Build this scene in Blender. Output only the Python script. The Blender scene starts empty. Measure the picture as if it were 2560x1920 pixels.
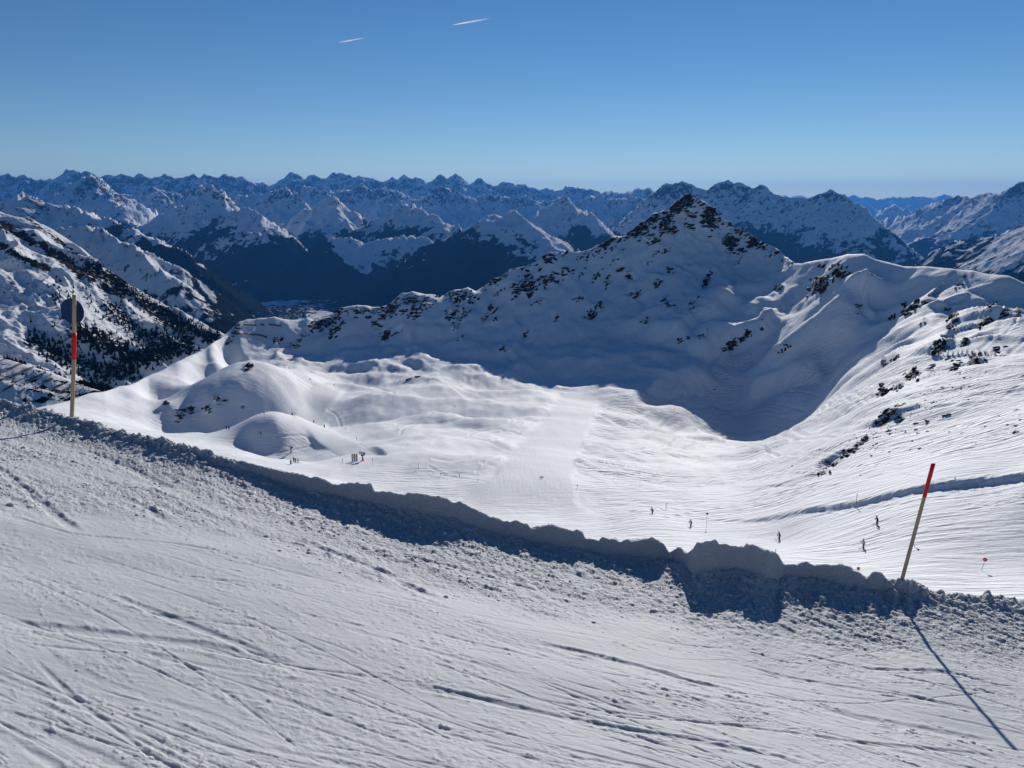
import bpy, bmesh, math, random
import numpy as np
from mathutils import Vector, Matrix

# ------------------------------------------------------------------ camera, sky, sun
SC = bpy.context.scene
F = 1920.0
PITCH = math.radians(13.5)
CP, SP = math.cos(PITCH), math.sin(PITCH)
cam = bpy.data.cameras.new('camera'); camo = bpy.data.objects.new('camera', cam)
SC.collection.objects.link(camo); SC.camera = camo
cam.sensor_width = 36.0; cam.lens = 36.0 * F / 2560.0
cam.clip_start = 0.1; cam.clip_end = 200000.0
camo.location = (0, 0, 0); camo.rotation_euler = (math.pi / 2 - PITCH, 0, 0)

SUN_EL, SUN_AZ = math.radians(19.7), math.radians(16.1)
SUN = np.array([math.cos(SUN_EL) * math.sin(SUN_AZ), math.cos(SUN_EL) * math.cos(SUN_AZ), math.sin(SUN_EL)])
w = bpy.data.worlds.new('World'); SC.world = w; w.use_nodes = True
nt = w.node_tree; nt.nodes.clear()
sky = nt.nodes.new('ShaderNodeTexSky'); sky.sky_type = 'NISHITA'; sky.sun_disc = False
sky.sun_elevation = SUN_EL; sky.sun_rotation = SUN_AZ
sky.altitude = 2300; sky.air_density = 1.0; sky.dust_density = 0.0; sky.ozone_density = 3.0
bg = nt.nodes.new('ShaderNodeBackground'); bg.inputs['Strength'].default_value = 0.063
wo = nt.nodes.new('ShaderNodeOutputWorld')
hs = nt.nodes.new('ShaderNodeHueSaturation'); hs.inputs['Saturation'].default_value = 1.2; hs.inputs['Hue'].default_value = 0.504
nt.links.new(sky.outputs[0], hs.inputs['Color']); nt.links.new(hs.outputs[0], bg.inputs[0]); nt.links.new(bg.outputs[0], wo.inputs[0])
sl = bpy.data.lights.new('sun', 'SUN'); sl.energy = 4.0; sl.angle = math.radians(0.53); sl.color = (1.0, 0.95, 0.88)
so = bpy.data.objects.new('sun', sl); SC.collection.objects.link(so)
so.rotation_euler = Vector((-SUN[0], -SUN[1], -SUN[2])).to_track_quat('-Z', 'Y').to_euler()
SC.view_settings.view_transform = 'Standard'; SC.view_settings.look = 'None'
SC.view_settings.exposure = 0.15; SC.view_settings.gamma = 1.0
SC.view_settings.use_curve_mapping = False
SC.cycles.use_denoising = True
SC.cycles.max_bounces = 6; SC.cycles.diffuse_bounces = 3; SC.cycles.volume_bounces = 0
SC.cycles.volume_step_rate = 1.0
SC.cycles.use_adaptive_sampling = True

random.seed(11); rng = np.random.RandomState(5)

# ------------------------------------------------------------------ helpers
def ae(px, py):
    "photo position -> (X/Y, Z/Y) of that line of sight"
    px = np.asarray(px, float); py = np.asarray(py, float)
    cx = (px - 1280) / F; cy = (py - 960) / F
    d = CP - cy * SP
    return cx / d, (-SP - cy * CP) / d
def pix(a, e):
    cy = (e * CP + SP) / (e * SP - CP); d = CP - cy * SP
    return a * d * F + 1280, cy * F + 960

_P = np.random.RandomState(3).permutation(4096).astype(np.int32)
_ang = np.random.RandomState(4).rand(4096) * 2 * np.pi
_GX = np.cos(_ang).astype(np.float32); _GY = np.sin(_ang).astype(np.float32)
def perlin(x, y, seed=0):
    x = np.asarray(x, np.float64); y = np.asarray(y, np.float64)
    x0 = np.floor(x); y0 = np.floor(y)
    fx = (x - x0).astype(np.float32); fy = (y - y0).astype(np.float32)
    xi = x0.astype(np.int64) + seed * 57; yi = y0.astype(np.int64) + seed * 131
    def g(i, j, dx, dy):
        h = _P[(_P[i & 4095] + j) & 4095]
        return _GX[h] * dx + _GY[h] * dy
    u = fx * fx * fx * (fx * (fx * 6 - 15) + 10); v = fy * fy * fy * (fy * (fy * 6 - 15) + 10)
    n00 = g(xi, yi, fx, fy); n10 = g(xi + 1, yi, fx - 1, fy)
    n01 = g(xi, yi + 1, fx, fy - 1); n11 = g(xi + 1, yi + 1, fx - 1, fy - 1)
    a = n00 + u * (n10 - n00); b = n01 + u * (n11 - n01)
    return (a + v * (b - a)) * 1.4
def fbm(x, y, o=4, seed=0, gain=0.5, lac=2.03):
    s = 0; amp = 1.0
    for k in range(o):
        s = s + amp * perlin(x, y, seed + k * 7); x = x * lac + 3.1; y = y * lac - 1.7; amp *= gain
    return s
def ridged(x, y, o=5, seed=0, gain=0.5, lac=2.05):
    s = 0; amp = 1.0; wgt = 1.0
    for k in range(o):
        n = 1 - np.abs(perlin(x, y, seed + k * 5)) * 1.3
        n = np.clip(n, 0, 1); n = n * n * wgt; s = s + amp * n
        wgt = np.clip(n * 1.6, 0, 1); x = x * lac + 5.2; y = y * lac + 1.3; amp *= gain
    return s
def billow(x, y, o=3, seed=0, gain=0.5):
    s = 0; amp = 1.0
    for k in range(o):
        s = s + amp * (np.abs(perlin(x, y, seed + k * 3)) * 2 - 0.55); x = x * 2.1 + 1.1; y = y * 2.1 + 4.2; amp *= gain
    return s
def sstep(a, b, x):
    t = np.clip((x - a) / (b - a), 0, 1); return t * t * (3 - 2 * t)
def tps_fit(P, v, lam):
    n = len(P); d2 = ((P[:, None] - P[None]) ** 2).sum(-1)
    K = 0.5 * d2 * np.log(d2 + 1e-12) + lam * np.eye(n)
    A = np.zeros((n + 3, n + 3)); A[:n, :n] = K; A[:n, n] = 1; A[:n, n + 1:] = P
    A[n:, :n] = A[:n, n:].T
    return P, np.linalg.solve(A, np.r_[v, 0, 0, 0])
def tps_eval(fit, x, y):
    P, c = fit; n = len(P); shp = x.shape; x = x.ravel(); y = y.ravel(); out = np.empty(len(x))
    for s in range(0, len(x), 40000):
        xs = x[s:s + 40000, None].astype(np.float32); ys = y[s:s + 40000, None].astype(np.float32)
        d2 = (xs - P[:, 0].astype(np.float32)) ** 2 + (ys - P[:, 1].astype(np.float32)) ** 2
        out[s:s + 40000] = (0.5 * d2 * np.log(d2 + 1e-12)).astype(np.float64) @ c[:n] + c[n] + c[n + 1] * xs[:, 0] + c[n + 2] * ys[:, 0]
    return out.reshape(shp)
def blur(A, k, axis):
    if k < 2: return A
    pad = [(0, 0)] * A.ndim; pad[axis] = (k, k)
    B = np.cumsum(np.pad(A, pad, mode='edge'), axis=axis)
    n = A.shape[axis]
    hi = np.take(B, np.arange(n) + 2 * k, axis=axis); lo = np.take(B, np.arange(n), axis=axis)
    return (hi - lo) / (2 * k)
def polyd(px, py, poly):
    "signed inside mask + distance (px) to polygon"
    poly = np.array(poly, float); ins = np.zeros(px.shape, bool); dmin = np.full(px.shape, 1e9)
    for (x0, y0), (x1, y1) in zip(poly, np.roll(poly, -1, 0)):
        c = ((y0 > py) != (y1 > py)) & (px < (x1 - x0) * (py - y0) / (y1 - y0 + 1e-9) + x0); ins ^= c
        t = np.clip(((px - x0) * (x1 - x0) + (py - y0) * (y1 - y0)) / ((x1 - x0) ** 2 + (y1 - y0) ** 2 + 1e-9), 0, 1)
        dmin = np.minimum(dmin, np.hypot(px - x0 - t * (x1 - x0), py - y0 - t * (y1 - y0)))
    return np.where(ins, dmin, -dmin)
def lined(x, y, pts):
    d = np.full(x.shape, 1e9)
    for (x0, y0), (x1, y1) in zip(pts[:-1], pts[1:]):
        t = np.clip(((x - x0) * (x1 - x0) + (y - y0) * (y1 - y0)) / ((x1 - x0) ** 2 + (y1 - y0) ** 2 + 1e-9), 0, 1)
        d = np.minimum(d, np.hypot(x - x0 - t * (x1 - x0), y - y0 - t * (y1 - y0)))
    return d
def grid_mesh(name, X, Y, Z, mat, attrs=None, parent=None, smooth=True):
    r, c = X.shape; n = r * c
    me = bpy.data.meshes.new(name)
    co = np.stack([X, Y, Z], -1).reshape(-1, 3).astype(np.float32)
    i = np.arange(n, dtype=np.int32).reshape(r, c)
    q = np.stack([i[:-1, :-1], i[:-1, 1:], i[1:, 1:], i[1:, :-1]], -1).reshape(-1)
    nf = len(q) // 4
    me.vertices.add(n); me.vertices.foreach_set('co', co.ravel())
    me.loops.add(nf * 4); me.loops.foreach_set('vertex_index', q)
    me.polygons.add(nf); me.polygons.foreach_set('loop_start', np.arange(0, nf * 4, 4, dtype=np.int32))
    me.polygons.foreach_set('use_smooth', np.full(nf, smooth, bool))
    for k, v in (attrs or {}).items():
        at = me.attributes.new(k, 'FLOAT', 'POINT'); at.data.foreach_set('value', v.ravel().astype(np.float32))
    me.update(calc_edges=True); me.materials.append(mat)
    o = bpy.data.objects.new(name, me); SC.collection.objects.link(o)
    if parent: o.parent = parent
    return o
def adaptive_Y(efun, acols, Y0, Y1, nrows, nco=500, cstep=6, base=0.25, cblur=8, rblur=3):
    "rows per column placed where the surface is seen, returns Y[nrows, ncols]"
    ac = acols[::cstep]; y0 = np.log(Y0[::cstep]); y1 = np.log(Y1[::cstep])
    s = np.linspace(0, 1, nco)[:, None]
    L = y0 + (y1 - y0) * s; Yc = np.exp(L)
    E = efun(np.broadcast_to(ac, Yc.shape), Yc)
    M = np.maximum.accumulate(E, 0); dV = np.zeros_like(E); dV[1:] = M[1:] - M[:-1]
    dV = blur(blur(dV, rblur, 0), cblur, 1); dV /= dV.sum(0, keepdims=True) + 1e-12
    wgt = base / nco + (1 - base) * dV
    C = np.cumsum(wgt, 0); C = (C - C[0]) / (C[-1] - C[0])
    t = np.linspace(0, 1, nrows)
    S = np.stack([np.interp(t, C[:, j], s[:, 0]) for j in range(len(ac))], 1)
    S = np.stack([np.interp(acols, ac, S[i]) for i in range(nrows)], 0)
    return np.exp(np.log(Y0) + (np.log(Y1) - np.log(Y0)) * S)
class Sheet:
    def __init__(s, a, Y, Z): s.a = a; s.Y = Y; s.Z = Z; s.E = Z / Y
    def hit(s, px, py):
        "first point of the surface on a line of sight"
        a, e = ae(px, py); j = float(np.interp(a, s.a, np.arange(len(s.a)))); j0 = min(int(j), len(s.a) - 2); f = j - j0
        Y = s.Y[:, j0] * (1 - f) + s.Y[:, j0 + 1] * f; E = s.E[:, j0] * (1 - f) + s.E[:, j0 + 1] * f
        k = np.argmax(E >= e)
        if E[k] < e: return None
        if k == 0: y = Y[0]
        else: y = Y[k - 1] + (Y[k] - Y[k - 1]) * (e - E[k - 1]) / (E[k] - E[k - 1] + 1e-12)
        return Vector((a * y, y, e * y))
    def ground(s, X, Yv):
        a = X / Yv; j = float(np.interp(a, s.a, np.arange(len(s.a)))); j0 = min(int(j), len(s.a) - 2); f = j - j0
        return float(np.interp(Yv, s.Y[:, j0], s.Z[:, j0]) * (1 - f) + np.interp(Yv, s.Y[:, j0 + 1], s.Z[:, j0 + 1]) * f)

# ------------------------------------------------------------------ materials
def new_mat(name):
    m = bpy.data.materials.new(name); m.use_nodes = True
    t = m.node_tree; t.nodes.clear()
    o = t.nodes.new('ShaderNodeOutputMaterial'); b = t.nodes.new('ShaderNodeBsdfPrincipled')
    t.links.new(b.outputs[0], o.inputs[0]); return m, t, b
def N(t, typ, **kw):
    n = t.nodes.new(typ)
    for k, v in kw.items():
        if k.startswith('i_'): n.inputs[k[2:].replace('_', ' ')].default_value = v
        else: setattr(n, k, v)
    return n
def noise(t, vec, scale, detail=3, rough=0.5, dist=0.0):
    n = N(t, 'ShaderNodeTexNoise'); n.inputs['Scale'].default_value = scale; n.inputs['Detail'].default_value = detail
    n.inputs['Roughness'].default_value = rough; n.inputs['Distortion'].default_value = dist
    t.links.new(vec, n.inputs['Vector']); return n.outputs[0]
def mapping(t, vec, rot=(0, 0, 0), scale=(1, 1, 1)):
    n = N(t, 'ShaderNodeMapping'); n.inputs['Rotation'].default_value = rot; n.inputs['Scale'].default_value = scale
    t.links.new(vec, n.inputs['Vector']); return n.outputs[0]
def math_(t, op, a, b=None, c=None):
    n = N(t, 'ShaderNodeMath', operation=op)
    for i, v in enumerate((a, b, c)):
        if v is None: continue
        if isinstance(v, (int, float)): n.inputs[i].default_value = v
        else: t.links.new(v, n.inputs[i])
    return n.outputs[0]
def smooth(t, v, lo, hi, to0=0.0, to1=1.0):
    n = N(t, 'ShaderNodeMapRange', interpolation_type='SMOOTHSTEP')
    t.links.new(v, n.inputs[0]); n.inputs[1].default_value = lo; n.inputs[2].default_value = hi
    n.inputs[3].default_value = to0; n.inputs[4].default_value = to1; return n.outputs[0]
def mixc(t, f, a, b):
    n = N(t, 'ShaderNodeMix', data_type='RGBA')
    for s, v in ((0, f), (6, a), (7, b)):
        if isinstance(v, (int, float)): n.inputs[s].default_value = v
        elif isinstance(v, tuple): n.inputs[s].default_value = v + (1,) if len(v) == 3 else v
        else: t.links.new(v, n.inputs[s])
    return n.outputs[2]
def attr(t, name):
    return N(t, 'ShaderNodeAttribute', attribute_name=name).outputs['Fac']
def geo_pos(t): return N(t, 'ShaderNodeNewGeometry').outputs['Position']
def bump(t, h, dist, strength=1.0, prev=None):
    n = N(t, 'ShaderNodeBump'); n.inputs['Distance'].default_value = dist
    t.links.new(h, n.inputs['Height'])
    if isinstance(strength, (int, float)): n.inputs['Strength'].default_value = strength
    else: t.links.new(strength, n.inputs['Strength'])
    if prev is not None: t.links.new(prev, n.inputs['Normal'])
    return n.outputs[0]
SNOW = (0.72, 0.735, 0.755)
def plain(name, col, rough=0.6, vary=0.12, scale=20.0, spec=0.3, metal=0.0, bumpd=0.0):
    m, t, b = new_mat(name)
    tc = N(t, 'ShaderNodeTexCoord').outputs['Object']
    n = noise(t, tc, scale, 4, 0.6)
    d = tuple(c * (1 - vary) for c in col); l = tuple(min(1, c * (1 + vary)) for c in col)
    t.links.new(mixc(t, n, d, l), b.inputs['Base Color'])
    b.inputs['Roughness'].default_value = rough; b.inputs['Specular IOR Level'].default_value = spec
    b.inputs['Metallic'].default_value = metal
    if bumpd: t.links.new(bump(t, n, bumpd), b.inputs['Normal'])
    return m
def rock_colour(t, p, s):
    r1 = noise(t, p, 0.35 * s, 6, 0.65); r2 = noise(t, p, 0.05 * s, 3)
    c = mixc(t, r1, (0.012, 0.009, 0.007), (0.075, 0.052, 0.036))
    return mixc(t, math_(t, 'MULTIPLY', r2, 0.5), c, (0.03, 0.027, 0.025))
def mat_bowl():
    m, t, b = new_mat('bowl_snow_and_rock')
    p = geo_pos(t); tr = attr(t, 'tracks'); gr = attr(t, 'groom'); ra = attr(t, 'rock')
    q0 = mapping(t, p, (0, 0, 0.5), (0.6, 1.0, 1.3))
    n1 = noise(t, q0, 0.22, 6, 0.68, 0.4); n2 = noise(t, p, 0.06, 4, 0.55)
    nn = math_(t, 'ADD', math_(t, 'MULTIPLY', n1, 0.7), math_(t, 'MULTIPLY', n2, 0.3))
    rk = smooth(t, math_(t, 'ADD', math_(t, 'MULTIPLY', ra, 0.8), math_(t, 'MULTIPLY', math_(t, 'SUBTRACT', nn, 0.5), 3.2)), 0.62, 0.72)
    tint = noise(t, p, 0.02, 3)
    sn = mixc(t, tint, (0.775, 0.788, 0.805), (0.83, 0.838, 0.848))
    sn = mixc(t, math_(t, 'MULTIPLY', gr, noise(t, p, .05, 3)), sn, (0.62, 0.645, 0.67))
    t.links.new(mixc(t, rk, sn, rock_colour(t, p, 1.0)), b.inputs['Base Color'])
    b.inputs['Roughness'].default_value = 0.75; b.inputs['Specular IOR Level'].default_value = 0.15
    # ski tracks: long streaks in several directions, rougher where many skied
    nrm = None
    fine = noise(t, p, 0.55, 6, 0.68)
    nrm = bump(t, fine, 0.22, 0.8, nrm)
    rel = noise(t, mapping(t, p, (0, 0, 0.2), (0.7, 0.35, 0.7)), 0.22, 3)
    nrm = bump(t, rel, 0.5, 0.3, nrm)
    for ang, sc, dist in ((0.45, 0.42, 0.30), (-0.35, 0.5, 0.30), (1.05, 0.55, 0.28), (-0.9, 0.6, 0.26), (0.1, 0.8, 0.2)):
        q = mapping(t, p, (0, 0, ang), (0.2, 1.0, 0.35))
        h = noise(t, q, sc, 2, 0.5, 0.5)
        h = smooth(t, h, 0.42, 0.62)
        nrm = bump(t, h, dist, tr, nrm)
    q = mapping(t, p, (0, 0, -0.03), (1.0, 0.05, 0.05))
    h = noise(t, q, 1.2, 2)
    nrm = bump(t, h, 0.10, gr, nrm)
    rb = noise(t, p, 0.5, 5, 0.7)
    nrm = bump(t, rb, 2.0, rk, nrm)
    t.links.new(nrm, b.inputs['Normal']); return m
def mat_flank(s=1.0):
    m, t, b = new_mat('flank_snow_shrub_rock')
    p = geo_pos(t); ra = attr(t, 'rock'); fo = attr(t, 'forest')
    n1 = noise(t, p, 0.075, 5, 0.62, 0.2); n2 = noise(t, p, 0.02, 4, 0.55)
    nn = math_(t, 'ADD', math_(t, 'MULTIPLY', n1, 0.75), math_(t, 'MULTIPLY', n2, 0.25))
    d = math_(t, 'MULTIPLY', math_(t, 'SUBTRACT', nn, 0.5), 2.0)
    rk = smooth(t, math_(t, 'ADD', ra, d), 0.58, 0.66)
    fk = smooth(t, math_(t, 'ADD', fo, math_(t, 'MULTIPLY', math_(t, 'SUBTRACT', noise(t, p, 0.11, 4, 0.6), 0.5), 2.4)), 0.56, 0.64)
    c = mixc(t, rk, SNOW, rock_colour(t, p, 0.4))
    c = mixc(t, fk, c, (0.016, 0.018, 0.014))
    t.links.new(c, b.inputs['Base Color']); b.inputs['Roughness'].default_value = 0.8
    b.inputs['Specular IOR Level'].default_value = 0.0
    nrm = bump(t, noise(t, p, 0.12, 4, 0.6), 1.6, 0.6)
    nrm = bump(t, fk, 4.0, 1.0, nrm)
    nrm = bump(t, noise(t, p, 0.15, 5, 0.7), 4.0, rk, nrm)
    t.links.new(nrm, b.inputs['Normal']); return m
def mat_far():
    m, t, b = new_mat('far_snow_rock_forest')
    p = geo_pos(t); ra = attr(t, 'rock'); fo = attr(t, 'forest')
    n1 = noise(t, mapping(t, p, (0, 0, 0), (1, 1, .6)), 0.022, 6, 0.7, 0.3); n2 = noise(t, p, 0.006, 4, 0.6)
    nn = math_(t, 'ADD', math_(t, 'MULTIPLY', n1, 0.7), math_(t, 'MULTIPLY', n2, 0.3))
    rk = smooth(t, math_(t, 'ADD', ra, math_(t, 'MULTIPLY', math_(t, 'SUBTRACT', nn, 0.5), 2.2)), 0.56, 0.80)
    f1 = noise(t, p, 0.012, 6, 0.6); f2 = noise(t, p, 0.003, 4, 0.5)
    ff = math_(t, 'ADD', math_(t, 'MULTIPLY', f1, 0.5), math_(t, 'MULTIPLY', f2, 0.5))
    fk = smooth(t, math_(t, 'ADD', fo, math_(t, 'MULTIPLY', math_(t, 'SUBTRACT', ff, 0.5), 2.4)), 0.44, 0.56)
    c = mixc(t, rk, SNOW, rock_colour(t, p, 0.05))
    c = mixc(t, fk, c, (0.010, 0.013, 0.011))
    t.links.new(c, b.inputs['Base Color']); b.inputs['Roughness'].default_value = 0.85
    b.inputs['Specular IOR Level'].default_value = 0.0
    nrm = bump(t, noise(t, p, 0.006, 6, 0.65), 40.0, 0.7)
    t.links.new(nrm, b.inputs['Normal']); return m
def mat_piste():
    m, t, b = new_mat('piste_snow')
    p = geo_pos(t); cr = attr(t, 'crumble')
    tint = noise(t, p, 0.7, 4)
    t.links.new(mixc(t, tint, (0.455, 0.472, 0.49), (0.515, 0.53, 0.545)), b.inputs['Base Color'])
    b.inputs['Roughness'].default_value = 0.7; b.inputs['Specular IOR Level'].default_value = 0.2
    b.inputs['Subsurface Weight'].default_value = 0.8; b.inputs['Subsurface Radius'].default_value = (1.0, .95, .9); b.inputs['Subsurface Scale'].default_value = 0.06
    q = mapping(t, p, (0, 0, 0.5), (0.6, 1.3, 1))
    nrm = bump(t, noise(t, q, 14, 4, 0.65), 0.014, 0.5)
    q2 = mapping(t, p, (0, 0, 0.42), (0.12, 2.2, 1))
    nrm = bump(t, noise(t, q2, 9, 3, 0.6), 0.012, 0.5, nrm)
    nrm = bump(t, noise(t, p, 26, 3, 0.6), 0.03, cr, nrm)
    nrm = bump(t, noise(t, p, 90, 2, 0.6), 0.004, 0.5, nrm)
    t.links.new(nrm, b.inputs['Normal']); return m
def mat_rock():
    m, t, b = new_mat('dark_rock')
    p = geo_pos(t)
    nz = N(t, 'ShaderNodeSeparateXYZ'); t.links.new(N(t, 'ShaderNodeNewGeometry').outputs['Normal'], nz.inputs[0])
    sn = smooth(t, math_(t, 'ADD', nz.outputs[2], math_(t, 'MULTIPLY', noise(t, p, 0.8, 4), 0.5)), 1.12, 1.22)
    t.links.new(mixc(t, sn, rock_colour(t, p, 2.0), SNOW), b.inputs['Base Color'])
    b.inputs['Roughness'].default_value = 0.85; b.inputs['Specular IOR Level'].default_value = 0.15
    t.links.new(bump(t, noise(t, p, 1.5, 6, 0.7), 0.5, 0.8), b.inputs['Normal']); return m
M_BOWL, M_FLANK, M_FAR, M_PISTE, M_ROCK = mat_bowl(), mat_flank(), mat_far(), mat_piste(), mat_rock()

def structure(o, label=None):
    o['kind'] = 'structure'
    if label: o['label'] = label
    return o

# ------------------------------------------------------------------ foreground piste with snow bank
crest_px = [(-160, 985), (0, 998), (100, 1021), (180, 1040), (300, 1076), (430, 1102), (600, 1152), (800, 1197), (1000, 1231), (1080, 1238),
            (1130, 1246), (1180, 1265), (1260, 1300), (1300, 1300), (1330, 1318), (1375, 1312), (1420, 1328), (1500, 1345), (1570, 1352),
            (1595, 1346), (1640, 1347), (1662, 1362), (1674, 1382), (1684, 1370), (1700, 1362), (1712, 1376), (1724, 1376), (1738, 1360),
            (1800, 1358), (1880, 1363), (1925, 1378), (1949, 1388), (1954, 1404), (1962, 1409), (2030, 1408), (2100, 1421), (2150, 1434),
            (2168, 1452), (2174, 1438), (2206, 1438), (2214, 1453), (2255, 1456), (2280, 1456), (2310, 1472), (2350, 1481), (2400, 1475),
            (2440, 1484), (2470, 1480), (2500, 1492), (2560, 1502), (2720, 1520)]
PA, PB, PH = -0.172, -0.209, 2.4
bank_Y = [(-160, 13.4), (0, 12.5), (180, 11.7), (345, 11.0), (600, 10.2), (1061, 9.0), (1400, 8.85), (1600, 8.8), (1690, 8.72), (1750, 8.15), (1935, 8.05), (1975, 8.35), (2160, 8.3), (2250, 8.35), (2400, 8.6), (2560, 8.8), (2720, 9.0)]
def on_plane(px, py):
    a, e = ae(px, py); y = -PH / (e - PA * a - PB); return a * y, y
tracks_px = [
    ([(-60, 1546), (0, 1551), (289, 1585), (492, 1611), (640, 1642), (800, 1690)], .10, .030),
    ([(250, 1478), (341, 1512), (640, 1628), (760, 1670)], .06, .028),
    ([(120, 1640), (162, 1660), (318, 1721), (463, 1761), (640, 1825), (900, 1915)], .05, -.016),
    ([(69, 1631), (202, 1752), (425, 1920), (480, 1960)], .03, .018),
    ([(-40, 1150), (0, 1176), (100, 1250), (200, 1333)], .09, .05),
    ([(0, 1278), (174, 1333), (434, 1359), (640, 1396)], .04, .025),
    ([(1290, 1598), (1322, 1605), (1600, 1663), (1900, 1750)], .08, .045),
    ([(960, 1700), (1134, 1732), (1278, 1761), (1600, 1828), (2000, 1915)], .06, .03),
    ([(1012, 1564), (1278, 1631), (1400, 1668)], .03, .02),
    ([(1949, 1628), (2180, 1680), (2383, 1700), (2560, 1750)], .06, .03),
    ([(1800, 1650), (1920, 1677), (2560, 1810)], .05, .02),
    ([(1978, 1752), (2296, 1825), (2560, 1874)], .10, .028),
    ([(1700, 1800), (1920, 1830), (2122, 1860), (2560, 1903)], .05, .02),
    ([(330, 1250), (430, 1310)], .09, .05), ([(200, 1130), (330, 1180), (450, 1240)], .10, .045),
    ([(960, 1380), (1180, 1430), (1400, 1490)], .07, .05), ([(700, 1330), (960, 1430), (1120, 1510)], .10, .05),
]
def build_piste():
    nc = 1120; a = np.linspace(-0.86, 0.86, nc)
    cpx = np.array(crest_px, float); ca, ce = ae(cpx[:, 0], cpx[:, 1])
    by = np.interp(cpx[:, 0], *np.array(bank_Y).T); 
    Yb = np.interp(a, ca, by); Ec = np.interp(a, ca, ce)
    kern = 2; Ecs = np.convolve(np.pad(Ec, kern, mode='edge'), np.ones(2 * kern + 1) / (2 * kern + 1), 'valid')
    Ec = Ecs; Hc = Ec * Yb - (-PH + PA * a * Yb + PB * Yb)
    r6 = np.random.RandomState(3); kx = np.sort(r6.uniform(-.86, .86, 80)); kv = r6.normal(0, .024, 80); ks = r6.normal(0, 1.6, 80); idx6 = (np.searchsorted(kx, a) - 1).clip(0, 79)
    slab = np.clip(kv[idx6] + ks[idx6] * (a - kx[idx6]), -.06, .06)
    Hc = Hc + np.convolve(np.pad(slab, 1, mode='edge'), np.ones(3) / 3, 'valid') * sstep(-.34, -.2, a) + .008 * fbm(a * 90, a * 0 + .3, 3, 2)
    pxc = np.interp(a, ca, cpx[:, 0])
    # rows: even in the picture up to the bank, dense on its face, then the drop behind it
    nf, nw, nb = 430, 64, 34
    _, eb = ae(1280, 1975.); Ymin = np.clip(-PH / (eb - PA * a - PB), 2.0, 7.0)
    def eplane(Y): return -PH / Y + PA * a + PB
    Yf = Yb - 0.40
    es = np.linspace(0, 1, nf)[:, None]
    E = eplane(Ymin) * (1 - es) + eplane(Yf) * es
    Y1 = -PH / (E - PA * a - PB)
    Y2 = Yf + (0.46) * np.linspace(0, 1, nw + 1)[1:, None]
    Y3 = Yb + 0.06 + 26 * (np.linspace(0, 1, nb + 1)[1:, None]) ** 2.2
    Y = np.concatenate([Y1, Y2, Y3], 0); A = np.broadcast_to(a, Y.shape); X = A * Y
    Ybs = np.convolve(np.pad(Yb, 45, mode='edge'), np.ones(91) / 91, 'valid'); q = Yb - Y; qs = Ybs - Y
    base = -PH + PA * X + PB * Y
    und = 0.05 * fbm(X * .25, Y * .5, 3, 40)
    # bank profile
    wall = sstep(520, 640, pxc) * (1 - sstep(2205, 2240, pxc)); wall_s = sstep(420, 760, pxc) * (1 - sstep(2080, 2420, pxc))
    Hcs = np.convolve(np.pad(Hc, 40, mode='edge'), np.hanning(81) / np.hanning(81).sum(), 'valid')
    Hf = Hcs - wall_s * np.minimum(0.23, Hcs * .6) * (0.8 + 0.35 * np.interp(pxc, [1700, 1740, 1950, 1965], [0, .6, .6, 0]))
    wq = 0.03 + 0.05 * wall + 0.25 * (1 - wall)
    wq2 = 0.10 + .03 * fbm(X * 2.5, Y * 2.5, 2, 17) + .16 * (1 - wall)
    up = 1 - sstep(0, 1, q / np.clip(wq2, .05, .4))
    foot = np.where(q > 0.08, np.exp(-np.clip(np.maximum(q * .35 + qs * .65, 0) - 0.08, 0, None) / (0.42 + 0.25 * (1 - wall_s) + .25 * sstep(1700, 1850, pxc) + .3 * sstep(2200, 2400, pxc))), 1)
    Hfront = np.maximum(Hf, 0) * foot + (Hc - np.maximum(Hf, 0)) * up
    qq = np.clip(-q, 0, None)
    Hback = Hc - 0.25 * np.clip(qq, 0, 0.5) - np.clip(qq - 0.25, 0, None) * 0.75
    H = np.where(q > 0, Hfront, Hback)
    # crumbled snow zone in front of the bank
    PX, PY = pix(A, (base / Y))
    low = np.interp(PX, [-100, 0, 300, 500, 800, 1100, 1500, 1900, 2300, 2560, 2700], [1290, 1300, 1290, 1330, 1410, 1500, 1535, 1590, 1650, 1730, 1750])
    wob = 55 * fbm(X * .5, Y * .9, 3, 60)
    zone = (1 - sstep(-60, 45, PY + wob - low)) * (q > -0.3)
    # flow direction across the slope: streaks of rubble
    th = 0.42; U = X * math.cos(th) - Y * math.sin(th) * -1.0; 
    u = X * 0.86 - Y * 0.5; v = X * 0.5 + Y * 0.86      # u along the tracks, v across
    streak = fbm(u * .35, v * 2.4, 3, 21)
    streak2 = fbm(u * .8, v * 5.0, 3, 77)
    clump = billow(u * 5.5, v * 8.0, 4, 33, 0.6)
    clump2 = billow(u * 2.2, v * 3.6, 3, 93, 0.6)
    zc = zone * (0.55 + 0.45 * sstep(-.35, .35, streak))
    disp = zc * (0.011 * clump + 0.009 * clump2 + 0.016 * streak + 0.012 * streak2 + .006 * billow(u * 16, v * 20, 2, 34))
    # scattered clumps on the smoother piste
    ms = sstep(0.12, 0.42, streak2 + 0.7 * fbm(X * .9, Y * .9, 2, 55) ) * (1 - zone)
    disp = disp + ms * (0.001 + 0.0035 * clump + .002 * billow(u * 16, v * 22, 2, 35)) 
    disp = disp + (1 - zone) * (0.0035 * streak + 0.0016 * billow(u * 4, v * 14, 3, 12))
    # crumbly rows thrown up by ski edges
    fine = billow(u * 14, v * 14, 3, 37, .6)
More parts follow.
